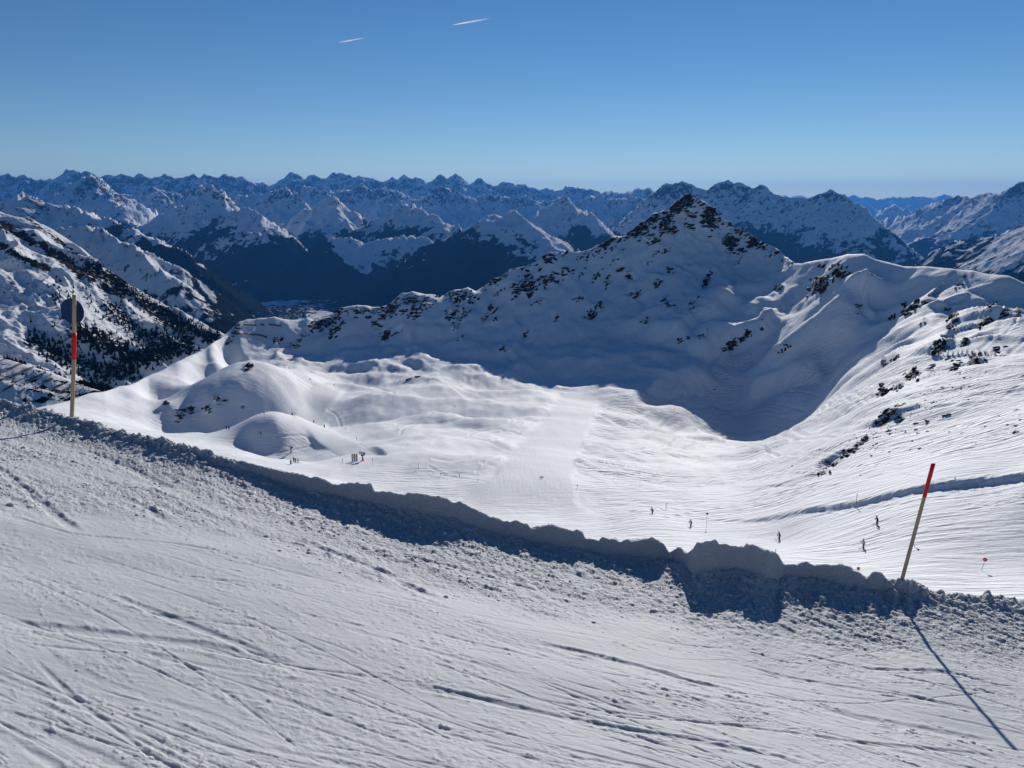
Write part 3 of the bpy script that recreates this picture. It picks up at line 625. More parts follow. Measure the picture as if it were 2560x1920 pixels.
# ------------------------------------------------------------------ sunlit flank on the left and the hill with fences before it
flank_px = [(-220, 440), (0, 525), (70, 545), (130, 572), (180, 608), (240, 648), (300, 688), (350, 718), (400, 748), (450, 778), (500, 803), (540, 830), (575, 852), (640, 900), (760, 960)]
flank_Y = [(-220, 2300), (0, 2100), (300, 1900), (575, 1650), (760, 1500)]
def build_flank():
    nc = 330; a = np.linspace(-0.80, -0.26, nc)
    rp = np.array(flank_px, float); rY = np.interp(rp[:, 0], *np.array(flank_Y).T); ra_, re_ = ae(rp[:, 0], rp[:, 1])
    ctl = [(-200, 760, 1300), (0, 920, 1050), (0, 700, 1480), (0, 800, 1250), (120, 900, 1120), (100, 640, 1720), (200, 800, 1330), (300, 930, 1120), (300, 800, 1480), (400, 860, 1380), (200, 700, 1620),
           (450, 830, 1520), (500, 900, 1350), (0, 600, 1750), (-200, 600, 1700), (-200, 900, 1050), (250, 1000, 1010), (450, 970, 1150), (0, 1010, 900), (300, 1060, 880), (560, 1000, 1150), (700, 1040, 1150)]
    P = np.array(ctl, float); pa, pe = ae(P[:, 0], P[:, 1])
    fit = tps_fit(np.stack([np.r_[pa, ra_] * 2.2, np.r_[np.log(P[:, 2]), np.log(rY)]], 1), np.r_[pe, re_], 1e-4)
    def efun(Aq, Yq):
        Yc = np.interp(Aq, ra_, rY); Yin = np.minimum(Yq, Yc)
        z = tps_eval(fit, Aq * 2.2, np.log(Yin)) * Yin - np.clip(Yq - Yc, 0, None) * .55
        return z / Yq
    Y = adaptive_Y(efun, a, np.full(nc, 840.0), np.interp(a, ra_, rY) * 1.2, 330, nco=300, cstep=6, base=.2, cblur=4)
    A = np.broadcast_to(a, Y.shape); X = A * Y; Z = efun(A, Y) * Y; Yc = np.interp(A, ra_, rY)
    cf = 1 - np.exp(-np.abs(Y - Yc) / 60)
    # ribs that run down to the right
    u = X * .80 - Y * .60; v = X * .60 + Y * .80
    wv = v + 40 * fbm(X / 180, Y / 180, 2, 3)
    Z = Z + (.3 + .7 * cf) * (26 * (ridged(u / 420, wv / 150, 4, 18) - .9) + 7 * fbm(u / 90, v / 50, 4, 19) + 2.2 * fbm(X / 14, Y / 14, 3, 20))
    PX, PY = pix(A, Z / Y)
    rock = np.zeros(X.shape)
    for pts, wd, s in [([(0, 560), (60, 590), (150, 640), (200, 680), (300, 700)], 22, .8), ([(0, 610), (60, 650), (120, 670)], 16, .8), ([(60, 540), (130, 590), (210, 650), (260, 690)], 12, .7),
                       ([(200, 690), (330, 740), (400, 800), (460, 830)], 22, .7), ([(150, 800), (250, 830), (330, 900)], 25, .5)]:
        rock = np.maximum(rock, s * np.exp(-(lined(PX, PY, pts) / wd) ** 2))
    rock = np.maximum(rock, .30)
    forest = np.zeros(X.shape)
    for pts, wd, s in [([(230, 660), (300, 710), (390, 770), (470, 820)], 26, .72), ([(190, 830), (260, 850), (330, 900), (400, 880), (470, 860)], 34, .8), ([(80, 850), (150, 890), (260, 930), (330, 930)], 32, .62),
                       ([(260, 760), (350, 830), (430, 850)], 30, .62), ([(420, 790), (500, 830), (560, 860)], 22, .7), ([(200, 960), (270, 970)], 16, .8), ([(20, 700), (40, 720)], 14, .5)]:
        forest = np.maximum(forest, s * np.exp(-(lined(PX, PY, pts) / wd) ** 2))
    forest = np.maximum(forest, .22)
    o = structure(grid_mesh('mountain_flank', X, Y, Z, M_FLANK, {'rock': rock, 'forest': forest}), 'sunlit snowy mountain flank dotted with dark trees and rocks at left')
    return Sheet(a, Y, Z), o, forest
FLANK, flank_o, fl_forest = build_flank()
hill_px = [(-220, 850), (-100, 872), (0, 893), (60, 910), (130, 930), (200, 958), (250, 974), (290, 990), (360, 1015), (420, 1035)]
def build_hill():
    nc = 210; a = np.linspace(-0.80, -0.40, nc)
    rp = np.array(hill_px, float); ra_, re_ = ae(rp[:, 0], rp[:, 1]); Yc0 = np.interp(rp[:, 0], [-220, 0, 420], [860, 800, 720])
    def efun(Aq, Yq):
        Yc = np.interp(Aq, ra_, Yc0); Ec = np.interp(Aq, ra_, re_)
        d = Yc - Yq
        z = Ec * Yc - np.where(d > 0, .26 * d + .00018 * d * d, -.5 * d)
        return z / Yq
    Yc = np.interp(a, ra_, Yc0)
    Y = adaptive_Y(efun, a, np.full(nc, 330.0), Yc * 1.25, 170, nco=240, cstep=4, base=.2, cblur=3)
    A = np.broadcast_to(a, Y.shape); X = A * Y; Z = efun(A, Y) * Y
    cf = 1 - np.exp(-np.abs(Y - Yc) / 20)
    u = X * .85 - Y * .5; v = X * .5 + Y * .85
    Z = Z + cf * (4 * fbm(u / 90, v / 28, 3, 5) + 1.0 * fbm(X / 8, Y / 8, 3, 6))
    PX, PY = pix(A, Z / Y)
    fo = .30 + .25 * sstep(940, 990, PY) * sstep(20, 120, PX) + .15 * sstep(0, .5, fbm(X / 40, Y / 40, 2, 8))
    fo = fo * (1 - .8 * sstep(1000, 1015, PY - 0 * PX))
    o = structure(grid_mesh('fence_hill', X, Y, Z, M_FLANK, {'rock': np.full(X.shape, .2), 'forest': fo}), 'low sunlit hill with rows of dark snow fences at left edge')
    return Sheet(a, Y, Z), o
HILL, hill_o = build_hill()

# ------------------------------------------------------------------ far ranges
sky_main = [(-260, 450), (-160, 430), (-80, 445), (0, 437), (9, 433), (21, 433), (35, 440), (63, 438), (72, 443), (87, 446), (113, 449), (135, 445), (152, 434), (167, 425), (184, 425), (202, 433), (215, 429), (228, 433), (237, 438),
    (247, 442), (260, 436), (273, 438), (297, 436), (312, 438), (336, 441), (347, 436), (356, 437), (367, 444), (380, 445), (397, 439), (410, 437), (421, 441), (440, 444), (456, 441), (484, 435), (500, 441), (513, 435),
    (532, 441), (552, 442), (565, 434), (578, 441), (604, 441), (615, 447), (630, 455), (654, 453), (671, 460), (684, 466), (693, 459), (704, 446), (717, 445), (721, 434), (730, 429), (740, 431), (753, 441), (761, 448),
    (777, 435), (788, 438), (798, 446), (812, 444), (834, 430), (843, 436), (857, 430), (871, 436), (881, 442), (897, 437), (921, 445), (942, 448), (960, 454), (980, 443), (995, 449), (1006, 441), (1013, 437), (1025, 449),
    (1039, 444), (1053, 449), (1066, 457), (1088, 444), (1099, 435), (1104, 444), (1118, 447), (1129, 441), (1138, 434), (1149, 445), (1162, 458), (1187, 458), (1193, 446), (1202, 445), (1220, 463), (1244, 464), (1257, 454),
    (1277, 456), (1290, 462), (1312, 461), (1333, 468), (1351, 475), (1366, 470), (1394, 472), (1409, 469), (1424, 462), (1440, 469), (1460, 471), (1486, 475), (1503, 481), (1516, 481), (1531, 476), (1557, 481), (1579, 480),
    (1592, 470), (1605, 466), (1614, 474), (1620, 468), (1624, 473), (1646, 475)]
sky_right = [(1600, 500), (1646, 474), (1657, 462), (1670, 453), (1685, 457), (1703, 454), (1716, 455), (1722, 461), (1750, 467), (1772, 471), (1787, 459), (1807, 451), (1822, 450), (1837, 458), (1861, 462), (1874, 468), (1885, 467), (1898, 459),
    (1909, 462), (1920, 474), (1937, 484), (1960, 494), (1990, 497), (2018, 492), (2036, 487), (2059, 481), (2078, 474), (2094, 479), (2105, 484), (2128, 501), (2146, 510), (2166, 521), (2180, 544), (2198, 565), (2221, 582), (2247, 599), (2267, 617), (2296, 640)]
sky_far = [(1900, 500), (1946, 490), (1955, 486), (1965, 488), (1975, 492), (2000, 485), (2018, 492), (2060, 500), (2100, 500), (2123, 492), (2134, 486), (2151, 494), (2166, 491), (2192, 498), (2212, 498), (2232, 491), (2267, 492), (2286, 488), (2299, 492), (2311, 489), (2331, 496), (2348, 488),
    (2366, 485), (2380, 491), (2420, 497), (2480, 495), (2560, 497)]
right2 = [(2240, 560), (2256, 532), (2302, 523), (2325, 510), (2354, 501), (2383, 491), (2415, 492), (2441, 488), (2484, 479), (2505, 481), (2522, 472), (2536, 462), (2548, 456), (2560, 460), (2620, 470), (2720, 450), (2820, 465)]
right3 = [(2290, 655), (2310, 642), (2350, 626), (2400, 612), (2430, 600), (2450, 591), (2500, 577), (2560, 565), (2640, 545), (2760, 520)]
L_ = [ # crest line, distance(s) in m, spur spacing, spur length, spur fall, flank slope
    (sky_main, [(-260, 20000), (400, 21000), (700, 22500), (1000, 23000), (1400, 24000), (1646, 20000)], 900, 2600, .30, .62),
    (sky_right, [(1600, 12500), (1822, 11500), (2078, 10500), (2180, 9800), (2296, 9000)], 700, 2300, .40, .72),
    (sky_far, [(1900, 38000), (2560, 40000)], 1800, 4000, .2, .4),
    (right2, [(2240, 17000), (2383, 14500), (2548, 12500), (2820, 11500)], 700, 2600, .36, .60),
    (right3, [(2290, 7400), (2430, 7000), (2760, 5600)], 500, 1200, .30, .52),
    ([(100, 505), (139, 487), (174, 464), (205, 447), (226, 438), (246, 469), (278, 495), (304, 516), (341, 545)], [(100, 14500), (226, 13500), (341, 12000)], 600, 1700, .4, .62),
    ([(-200, 510), (0, 494), (43, 493), (116, 498), (159, 513), (203, 530), (246, 542), (289, 556), (333, 571), (376, 585), (428, 612), (480, 650), (560, 705)], [(-200, 7500), (0, 7300), (428, 6000), (560, 5600)], 420, 900, .34, .72),
    ([(60, 590), (139, 575), (174, 560), (252, 549), (289, 579), (339, 605), (405, 655), (470, 715), (560, 790)], [(60, 4400), (252, 4300), (560, 3700)], 350, 700, .38, .85),
    ([(341, 560), (391, 527), (434, 508), (492, 501), (530, 471), (550, 487), (579, 513), (622, 519), (637, 536), (680, 560)], [(341, 9800), (530, 10200), (680, 9000)], 600, 2000, .38, .66),
    ([(560, 520), (604, 497), (640, 474), (684, 472), (718, 480), (760, 500), (800, 530)], [(560, 14500), (800, 13500)], 600, 1600, .36, .6),
    ([(640, 553), (718, 539), (780, 510), (819, 493), (842, 501), (866, 542), (880, 575)], [(640, 10400), (819, 11000), (880, 9800)], 550, 1900, .36, .62),
    ([(895, 559), (944, 533), (1002, 513), (1025, 506), (1051, 513), (1074, 536), (1103, 556), (1149, 571), (1175, 585)], [(895, 9900), (1025, 10200), (1175, 9000)], 500, 1700, .34, .58),
    ([(780, 640), (825, 603), (857, 585), (895, 585), (960, 590), (1010, 592), (1060, 590)], [(780, 8600), (1060, 8800)], 450, 1100, .4, .6),
    ([(480, 640), (560, 600), (640, 575), (700, 582), (740, 620)], [(480, 8800), (740, 8600)], 450, 1100, .4, .62),
    ([(1039, 631), (1103, 600), (1150, 580), (1184, 562), (1219, 533), (1280, 518), (1297, 539), (1323, 574), (1367, 608), (1400, 640)], [(1039, 7400), (1219, 8600), (1400, 7300)], 480, 1500, .32, .55),
    ([(1373, 513), (1419, 495), (1442, 513), (1483, 539), (1511, 571), (1540, 600)], [(1373, 11500), (1540, 9500)], 480, 1300, .4, .66),
    ([(960, 500), (1060, 478), (1130, 480), (1220, 490), (1300, 498), (1380, 490), (1440, 505)], [(960, 16500), (1440, 17000)], 700, 1800, .34, .58),
    ([(1430, 515), (1480, 492), (1540, 500), (1600, 487), (1650, 500), (1700, 530)], [(1430, 16000), (1700, 14000)], 600, 1600, .34, .55),
    ([(1500, 640), (1560, 590), (1620, 560), (1700, 560)], [(1500, 8600), (1700, 9000)], 500, 1300, .3, .5),
    ([(2170, 545), (2200, 530), (2236, 512), (2262, 530), (2290, 540)], [(2170, 24000), (2290, 23000)], 900, 2000, .3, .5),
    ([(860, 480), (940, 470), (1000, 474), (760, 470)], [(760, 18500), (1000, 18500)], 700, 1600, .34, .55),
    ([(250, 500), (330, 470), (400, 470), (470, 478), (520, 470)], [(250, 16500), (520, 16500)], 700, 1800, .32, .55),
]
FLOOR = -1000.0
def build_far():
    segs = []
    r3 = random.Random(9)
    for pts, dist, sp, sln, sfall, slope in L_:
        p = np.array(pts, float); yy = np.interp(p[:, 0], *np.array(dist, float).T) if dist[0][0] <= dist[-1][0] else p[:, 0] * 0 + dist[0][1]
        aa, ee = ae(p[:, 0], p[:, 1]); W = np.stack([aa * yy, yy, ee * yy], 1)
        if len(pts) < 18 and pts is not right3:
            W2 = [W[0]]
            for i in range(len(W) - 1):
                d_ = np.hypot(*(W[i + 1] - W[i])[:2]); n_ = 5
                for k in range(1, n_): W2.append(W[i] + (W[i + 1] - W[i]) * (k / n_) + np.array([r3.gauss(0, .05) * d_, r3.gauss(0, .22) * d_, r3.gauss(0, .045) * d_ - .02 * d_]))
                W2.append(W[i + 1])
            W = np.array(W2)
        for i in range(len(W) - 1): segs.append((W[i], W[i + 1], slope, 0))
        L = np.r_[0, np.cumsum(np.hypot(*(np.diff(W[:, :2], axis=0).T)))]
        s = r3.uniform(.2, .8) * sp
        while s < L[-1]:
            P0 = np.array([np.interp(s, L, W[:, k]) for k in range(3)])
            for side in (-1, 1):
                if side == 1 and r3.random() < .5: continue
                ang = r3.gauss(0.12, .5); ln = sln * .75 * r3.uniform(.5, 1.25); f = sfall * 1.55 * r3.uniform(.75, 1.2)
                Pc = P0.copy(); Pc[2] -= 12
                steps = 4
                for k in range(steps):
                    dl = ln / steps; ang2 = ang + r3.gauss(0, .22)
                    Q = Pc + np.array([math.sin(ang2) * dl, side * math.cos(ang2) * dl, -f * dl * (1.25 - .3 * k / steps)])
                    segs.append((Pc, Q, slope * 1.12, 1)); 
                    if r3.random() < .45 and side == -1:
                        b2 = ang2 + r3.choice([-1, 1]) * r3.uniform(.6, 1.0); l2 = dl * r3.uniform(.7, 1.4)
                        Q2 = Q + np.array([math.sin(b2) * l2, side * math.cos(b2) * l2, -f * l2 * 1.5]); segs.append((Q, Q2, slope * 1.2, 1))
                    Pc = Q
            s += sp * r3.uniform(.6, 1.5)
    S0 = np.array([s[0] for s in segs]); S1 = np.array([s[1] for s in segs]); SL = np.array([s[2] for s in segs]); KD = np.array([s[3] for s in segs])
    def height(X, Y):
        shp = X.shape; X = X.ravel(); Y = Y.ravel()
        wx = 160 * fbm(X / 1500, Y / 1500, 3, 1); wy = 160 * fbm(X / 1500, Y / 1500, 3, 2)
        H = np.full(X.shape, -4000.0)
        order = np.argsort(Y); Ys = Y[order]
        for i in range(len(S0)):
            x0, y0, z0 = S0[i]; x1, y1, z1 = S1[i]
            reach = (max(z0, z1) - FLOOR) / SL[i] * 1.05 + 200
            lo = np.searchsorted(Ys, min(y0, y1) - reach); hi = np.searchsorted(Ys, max(y0, y1) + reach)
            if hi <= lo: continue
            ix = order[lo:hi]; xx = X[ix]
            mk = (xx > min(x0, x1) - reach) & (xx < max(x0, x1) + reach); ix = ix[mk]
            if len(ix) == 0: continue
            xx = X[ix]; yy = Y[ix]
            if KD[i]: xx = xx + wx[ix]; yy = yy + wy[ix]
            dx, dy = x1 - x0, y1 - y0
            t = np.clip(((xx - x0) * dx + (yy - y0) * dy) / (dx * dx + dy * dy + 1e-9), 0, 1)
            d = np.hypot(xx - x0 - t * dx, yy - y0 - t * dy)
            drop = SL[i] * d * (1.3 - .35 * d / (d + 1500))
            np.maximum.at(H, ix, z0 + t * (z1 - z0) - drop) if False else H.__setitem__(ix, np.maximum(H[ix], z0 + t * (z1 - z0) - drop))
        return H.reshape(shp)
    nc = 1000; a = np.linspace(-0.74, 0.74, nc)
    def efun(Aq, Yq):
        h = height(Aq * Yq, Yq); fl = FLOOR + 40 * fbm(Aq * Yq / 2500, Yq / 2500, 2, 6)
        return np.maximum(h, fl) / Yq
    Y = adaptive_Y(efun, a, np.full(nc, 3000.0), np.full(nc, 46000.0), 430, nco=420, cstep=7, base=.16, cblur=3, rblur=1)
    A = np.broadcast_to(a, Y.shape); X = A * Y
    H = height(X, Y)
    fl = FLOOR + 30 * fbm(X / 2500, Y / 2500, 2, 6)
    k = 60.0
    Z = np.where(np.abs(H - fl) < k, np.maximum(H, fl) + (k - np.abs(H - fl)) ** 2 / (4 * k), np.maximum(H, fl))
    # eroded relief, small on crest lines
    am = sstep(0, 400, Z - FLOOR)
    crestd = np.full(X.shape, 1.0)
    n1 = ridged(X / 1300, Y / 1300, 6, 50, .55) - .95
    n2 = fbm(X / 420, Y / 420, 5, 52)
    far = np.clip(Y / 12000, .5, 1.6)
    Zs = Z + am * (95 * n1 + 26 * n2 + 34 * (ridged(X / 300, Y / 300, 4, 58) - .8)) * far
    # keep the traced crest lines: relax the noise where the clean surface makes the skyline
    En = Z / Y; Mx = np.maximum.accumulate(En[::-1], 0)[::-1]
    top = np.exp(-np.clip(np.max(En, 0)[None] - En, 0, None) / .006)
    Zs = Zs * (1 - top) + (Z + am * (14 * n2 + 26 * (ridged(X / 330, Y / 330, 3, 59) - .6)) * far) * top
    Z = Zs
    # slope by finite differences in world units
    gy = np.gradient(Z, axis=0) / (np.gradient(Y, axis=0) + 1e-6)
    dXj = np.gradient(X, axis=1); dYj = np.gradient(Y, axis=1); gx = (np.gradient(Z, axis=1) - gy * dYj) / dXj
    sl = np.hypot(gx, gy)
    alt = Z + 260 * fbm(X / 1300, Y / 1300, 4, 61)
    forest = .5 + (-430 - alt) / 620.0
    forest = np.clip(forest, -.3, 1.0)
    flat = sstep(.16, .07, sl) * sstep(FLOOR + 130, FLOOR + 40, Z)
    forest = forest * (1 - flat) + .47 * flat
    forest -= .55 * sstep(.35, .6, fbm(X / 900, Y / 900, 3, 66))
    PX, PY = pix(A, Z / Y)
    forest = np.where((Y > 13000), -.3, forest)
    rock = np.clip((sl - .6) * 1.0, 0, .5) + .05 * far
    rock = rock + .35 * sstep(-250, 150, Z) * np.clip(sl - .35, 0, .6)
    o = structure(grid_mesh('mountain_range', X, Y, Z, M_FAR, {'rock': rock, 'forest': forest}), 'shaded snowy alpine ranges and dark forested valley along the horizon')
    return Sheet(a, Y, Z), o
FAR, far_o = build_far()

# ------------------------------------------------------------------ haze
m = bpy.data.materials.new('mountain_air'); m.use_nodes = True; t = m.node_tree; t.nodes.clear()
o_ = t.nodes.new('ShaderNodeOutputMaterial'); v_ = t.nodes.new('ShaderNodeVolumePrincipled')
v_.inputs['Color'].default_value = (0.07, 0.35, 1.0, 1); v_.inputs['Density'].default_value = 1.9e-5; v_.inputs['Anisotropy'].default_value = 0.2
t.links.new(v_.outputs[0], o_.inputs['Volume'])
bm = bmesh.new(); bmesh.ops.create_cube(bm, size=1.0)
for v in bm.verts: v.co = Vector((v.co.x * 90000, v.co.y * 49000 + 23500, v.co.z * 2600 - 350))
me = bpy.data.meshes.new('haze'); bm.to_mesh(me); bm.free(); me.materials.append(m)
hz = bpy.data.objects.new('haze', me); SC.collection.objects.link(hz); hz['kind'] = 'stuff'; hz['label'] = 'thin blue mountain air over the far ranges'

# ------------------------------------------------------------------ things: helpers
COL = SC.collection
def link(o, parent=None):
    COL.objects.link(o)
    if parent: o.parent = parent
    return o
def tag(o, label=None, cat=None, group=None, kind=None):
    if label: o['label'] = label
    if cat: o['category'] = cat
    if group: o['group'] = group
    if kind: o['kind'] = kind
    return o
def empty(name, loc, rz=0.0):
    o = bpy.data.objects.new(name, None); o.empty_display_size = .2; o.location = loc; o.rotation_euler = (0, 0, rz); return link(o)
def mesh_obj(name, bm, mat, parent=None, smooth_=False, mats=None):
    me = bpy.data.meshes.new(name); bm.to_mesh(me); bm.free()
    for m_ in (mats or [mat]): me.materials.append(m_)
    if smooth_:
        me.polygons.foreach_set('use_smooth', [True] * len(me.polygons))
    return link(bpy.data.objects.new(name, me), parent)
def tube(bm, pts, radii, seg=10, cap=True, mi=0):
    rings = []
    for i, p in enumerate(pts):
        p = Vector(p); d = (Vector(pts[min(i + 1, len(pts) - 1)]) - Vector(pts[max(i - 1, 0)])).normalized()
        ref = Vector((0, 1, 0)) if abs(d.z) > .8 else Vector((0, 0, 1))
        x = d.cross(ref).normalized(); y = d.cross(x).normalized(); r = radii[i] if hasattr(radii, '__len__') else radii
        rings.append([bm.verts.new(p + (x * math.cos(2 * math.pi * k / seg) + y * math.sin(2 * math.pi * k / seg)) * r) for k in range(seg)])
    for a_, b_ in zip(rings[:-1], rings[1:]):
        for k in range(seg):
            f = bm.faces.new((a_[k], a_[(k + 1) % seg], b_[(k + 1) % seg], b_[k])); f.material_index = mi
    if cap:
        for r_ in (rings[0][::-1], rings[-1]):
            f = bm.faces.new(r_); f.material_index = mi
    return bm
def box(bm, c, sx, sy, sz, rot=None, bev=0.0):
    r = bmesh.ops.create_cube(bm, size=1.0)
    M = Matrix.Translation(Vector(c)) @ (rot.to_4x4() if rot else Matrix.Identity(4)) @ Matrix.Diagonal((sx, sy, sz, 1))
    bmesh.ops.transform(bm, matrix=M, verts=r['verts'])
    if bev:
        es = [e for e in bm.edges if all(v in r['verts'] for v in e.verts)]
        bmesh.ops.bevel(bm, geom=es, offset=bev, segments=2, affect='EDGES')
    return bm
def pix_point(px, py, y):
    a, e = ae(px, py); return Vector((float(a) * y, y, float(e) * y))
def copy_tree(o, parent=None):
    c = o.copy(); COL.objects.link(c); c.parent = parent
    for ch in o.children: copy_tree(ch, c)
    return c
M_WOOD = None
def mat_wood():
    m, t, b = new_mat('pale_round_wood')
    tc = N(t, 'ShaderNodeTexCoord').outputs['Object']
    g = noise(t, mapping(t, tc, (0, 0, 0), (30, 30, 1.5)), 1.0, 5, 0.6, .4)
    k = noise(t, tc, 7.0, 2); kn = smooth(t, k, .70, .76)
    c = mixc(t, g, (0.44, 0.31, 0.165), (0.68, 0.52, 0.30)); c = mixc(t, kn, c, (0.05, 0.03, 0.018))
    t.links.new(c, b.inputs['Base Color']); b.inputs['Roughness'].default_value = .75
    t.links.new(bump(t, g, .003, .6), b.inputs['Normal']); return m
M_WOOD = mat_wood()
M_RED = plain('red_band_paint', (0.85, 0.02, 0.016), .45, .1, 30)
M_BLUE = plain('blue_sign_enamel', (0.012, 0.05, 0.17), .45, .1, 12)
M_BLACK = plain('black_cloth', (0.012, 0.012, 0.015), .8, .3, 12)
M_NAVY = plain('navy_cloth', (0.014, 0.02, 0.05), .8, .3, 12)
M_TEAL = plain('teal_cloth', (0.02, 0.16, 0.21), .8, .2, 12)
M_LIGHT = plain('pale_grey_cloth', (0.42, 0.42, 0.46), .8, .15, 12)
M_MAROON = plain('dark_red_shell', (0.16, 0.018, 0.015), .5, .2, 12)
M_SKIN = plain('skin', (0.42, 0.23, 0.16), .6, .1, 20)
M_STEEL = plain('grey_steel', (0.22, 0.23, 0.25), .45, .15, 10, .4, .6)
M_WHITE = plain('white_painted_metal', (0.62, 0.63, 0.64), .5, .08, 6)
M_PAD = plain('pale_grey_padding', (0.40, 0.42, 0.44), .7, .1, 6)
M_YEL = plain('yellow_sign_paint', (0.62, 0.42, 0.02), .5, .08, 10)
M_ORANGE = plain('orange_board_paint', (0.62, 0.24, 0.03), .5, .1, 10)
M_DARK = plain('dark_iron', (0.02, 0.02, 0.022), .6, .2, 8)
M_TWOOD = plain('weathered_timber', (0.035, 0.028, 0.022), .9, .3, 3)
M_NEEDLE = plain('conifer_needles', (0.014, 0.02, 0.012), .9, .45, .5, .0)
M_BARK = plain('conifer_bark', (0.03, 0.022, 0.016), .9, .3, 1, .0)

# ------------------------------------------------------------------ loose snow clods on the churned band (too many to count)
def clod_meshes():
    out = []
    for k in range(10):
        r_ = random.Random(100 + k); bm = bmesh.new()
        bmesh.ops.create_icosphere(bm, subdivisions=1, radius=1)
        for v in bm.verts: v.co = v.co * r_.uniform(.65, 1.2); v.co.z *= .75
        out.append((np.array([v.co[:] for v in bm.verts]), np.array([[v.index for v in f.verts] for f in bm.faces]))); bm.free()
    return out
def scatter_joined(name, items, protos, mat, parent, smooth_=False):
    "items: (pos, scale xyz, rot z, tilt)"
    V = []; Fc = []; off = 0
    for i, (p, sc_, rz, tl) in enumerate(items):
        v, f = protos[i % len(protos)]
        v = v * np.array(sc_); c, s_ = math.cos(tl), math.sin(tl)
        v = np.stack([v[:, 0] * c + v[:, 2] * s_, v[:, 1], -v[:, 0] * s_ + v[:, 2] * c], 1)
        c, s_ = math.cos(rz), math.sin(rz); v = np.stack([v[:, 0] * c - v[:, 1] * s_, v[:, 0] * s_ + v[:, 1] * c, v[:, 2]], 1) + np.array(p)
        V.append(v); Fc.append(f + off); off += len(v)
    V = np.concatenate(V).astype(np.float32); Fc = np.concatenate(Fc).astype(np.int32)
    me = bpy.data.meshes.new(name); me.vertices.add(len(V)); me.vertices.foreach_set('co', V.ravel())
    me.loops.add(Fc.size); me.loops.foreach_set('vertex_index', Fc.ravel()); me.polygons.add(len(Fc))
    me.polygons.foreach_set('loop_start', np.arange(0, Fc.size, 3, dtype=np.int32))
    me.polygons.foreach_set('use_smooth', np.full(len(Fc), smooth_, bool)); me.update(calc_edges=True); me.materials.append(mat)
    o = link(bpy.data.objects.new(name, me), parent); return o
def build_clods():
    X, Y, Z, q = pg; r_ = np.random.RandomState(8)
    u = X * 0.86 - Y * 0.5; v = X * 0.5 + Y * 0.86
    dens = pzone * np.clip(.25 + fbm(u * .5, v * 2.4, 3, 21) * 1.2, .02, 1) + .06 * sstep(.25, .6, fbm(u * .8, v * 5, 3, 77)) + 1.2 * np.exp(-((q - .55) / .45) ** 2)
    dens = dens * (q > .12) * (np.abs(X / Y) < .78)
    area = np.gradient(Y, axis=0) * np.gradient(X, axis=1)
    w_ = (dens * area * (1.0)).ravel(); w_ = np.clip(w_, 0, None); w_ /= w_.sum()
    idx = r_.choice(len(w_), 4200, p=w_)
    it = []
    for i in idx:
        s_ = float(np.clip(r_.lognormal(-4.5, .5), .005, .045))
        it.append(((X.flat[i] + r_.uniform(-.01, .01), Y.flat[i], Z.flat[i] + s_ * .02), (s_ * r_.uniform(.8, 1.5), s_, s_ * r_.uniform(.6, 1)), r_.uniform(0, 6.28), r_.uniform(-.4, .4)))
    o = scatter_joined('snow_clods', it, clod_meshes(), M_PISTE, piste_o, True); o['kind'] = 'stuff'
build_clods()

# ------------------------------------------------------------------ rocks of the ridge and the right-hand slope
def rock_protos(n=12):
    out = []
    for k in range(n):
        r_ = random.Random(300 + k); bm = bmesh.new()
        for i in range(16):
            d = Vector((r_.gauss(0, 1), r_.gauss(0, 1), r_.gauss(0, 1))).normalized() * r_.uniform(.75, 1.1); bm.verts.new(d)
        bmesh.ops.convex_hull(bm, input=bm.verts)
        bmesh.ops.delete(bm, geom=[v for v in bm.verts if not v.link_faces], context='VERTS')
        bm.verts.index_update(); bmesh.ops.triangulate(bm, faces=bm.faces[:])
        out.append((np.array([v.co[:] for v in bm.verts]), np.array([[v.index for v in f.verts] for f in bm.faces]))); bm.free()
    return out
boulders_px = [(2334, 1007, 6), (2264, 1081, 6), (2290, 1075, 5), (2299, 1083, 6), (2319, 1053, 9), (2371, 1037, 10), (2360, 1040, 6), (2290, 1059, 6), (2222, 1079, 7), (2190, 1111, 6), (2179, 1140, 6), (2222, 1131, 5), (2299, 1122, 7),
    (2276, 1124, 4), (2464, 1067, 4), (2541, 1065, 6), (2551, 1050, 7), (2539, 1082, 8), (2542, 1025, 6), (2497, 1040, 3), (2519, 1062, 4), (2421, 999, 3), (2342, 1005, 4), (2151, 1189, 4), (2111, 1237, 3), (2200, 1240, 3), (2558, 939, 4),
    (2318, 1079, 4), (2281, 1102, 4), (1043, 942, 6), (1022, 949, 8), (988, 923, 5), (774, 948, 3), (415, 1009, 9), (2373, 1080, 4), (2405, 1083, 4), (2440, 1110, 3), (2330, 1105, 3), (1785, 973, 4), (2035, 1145, 3), (1700, 990, 3)]
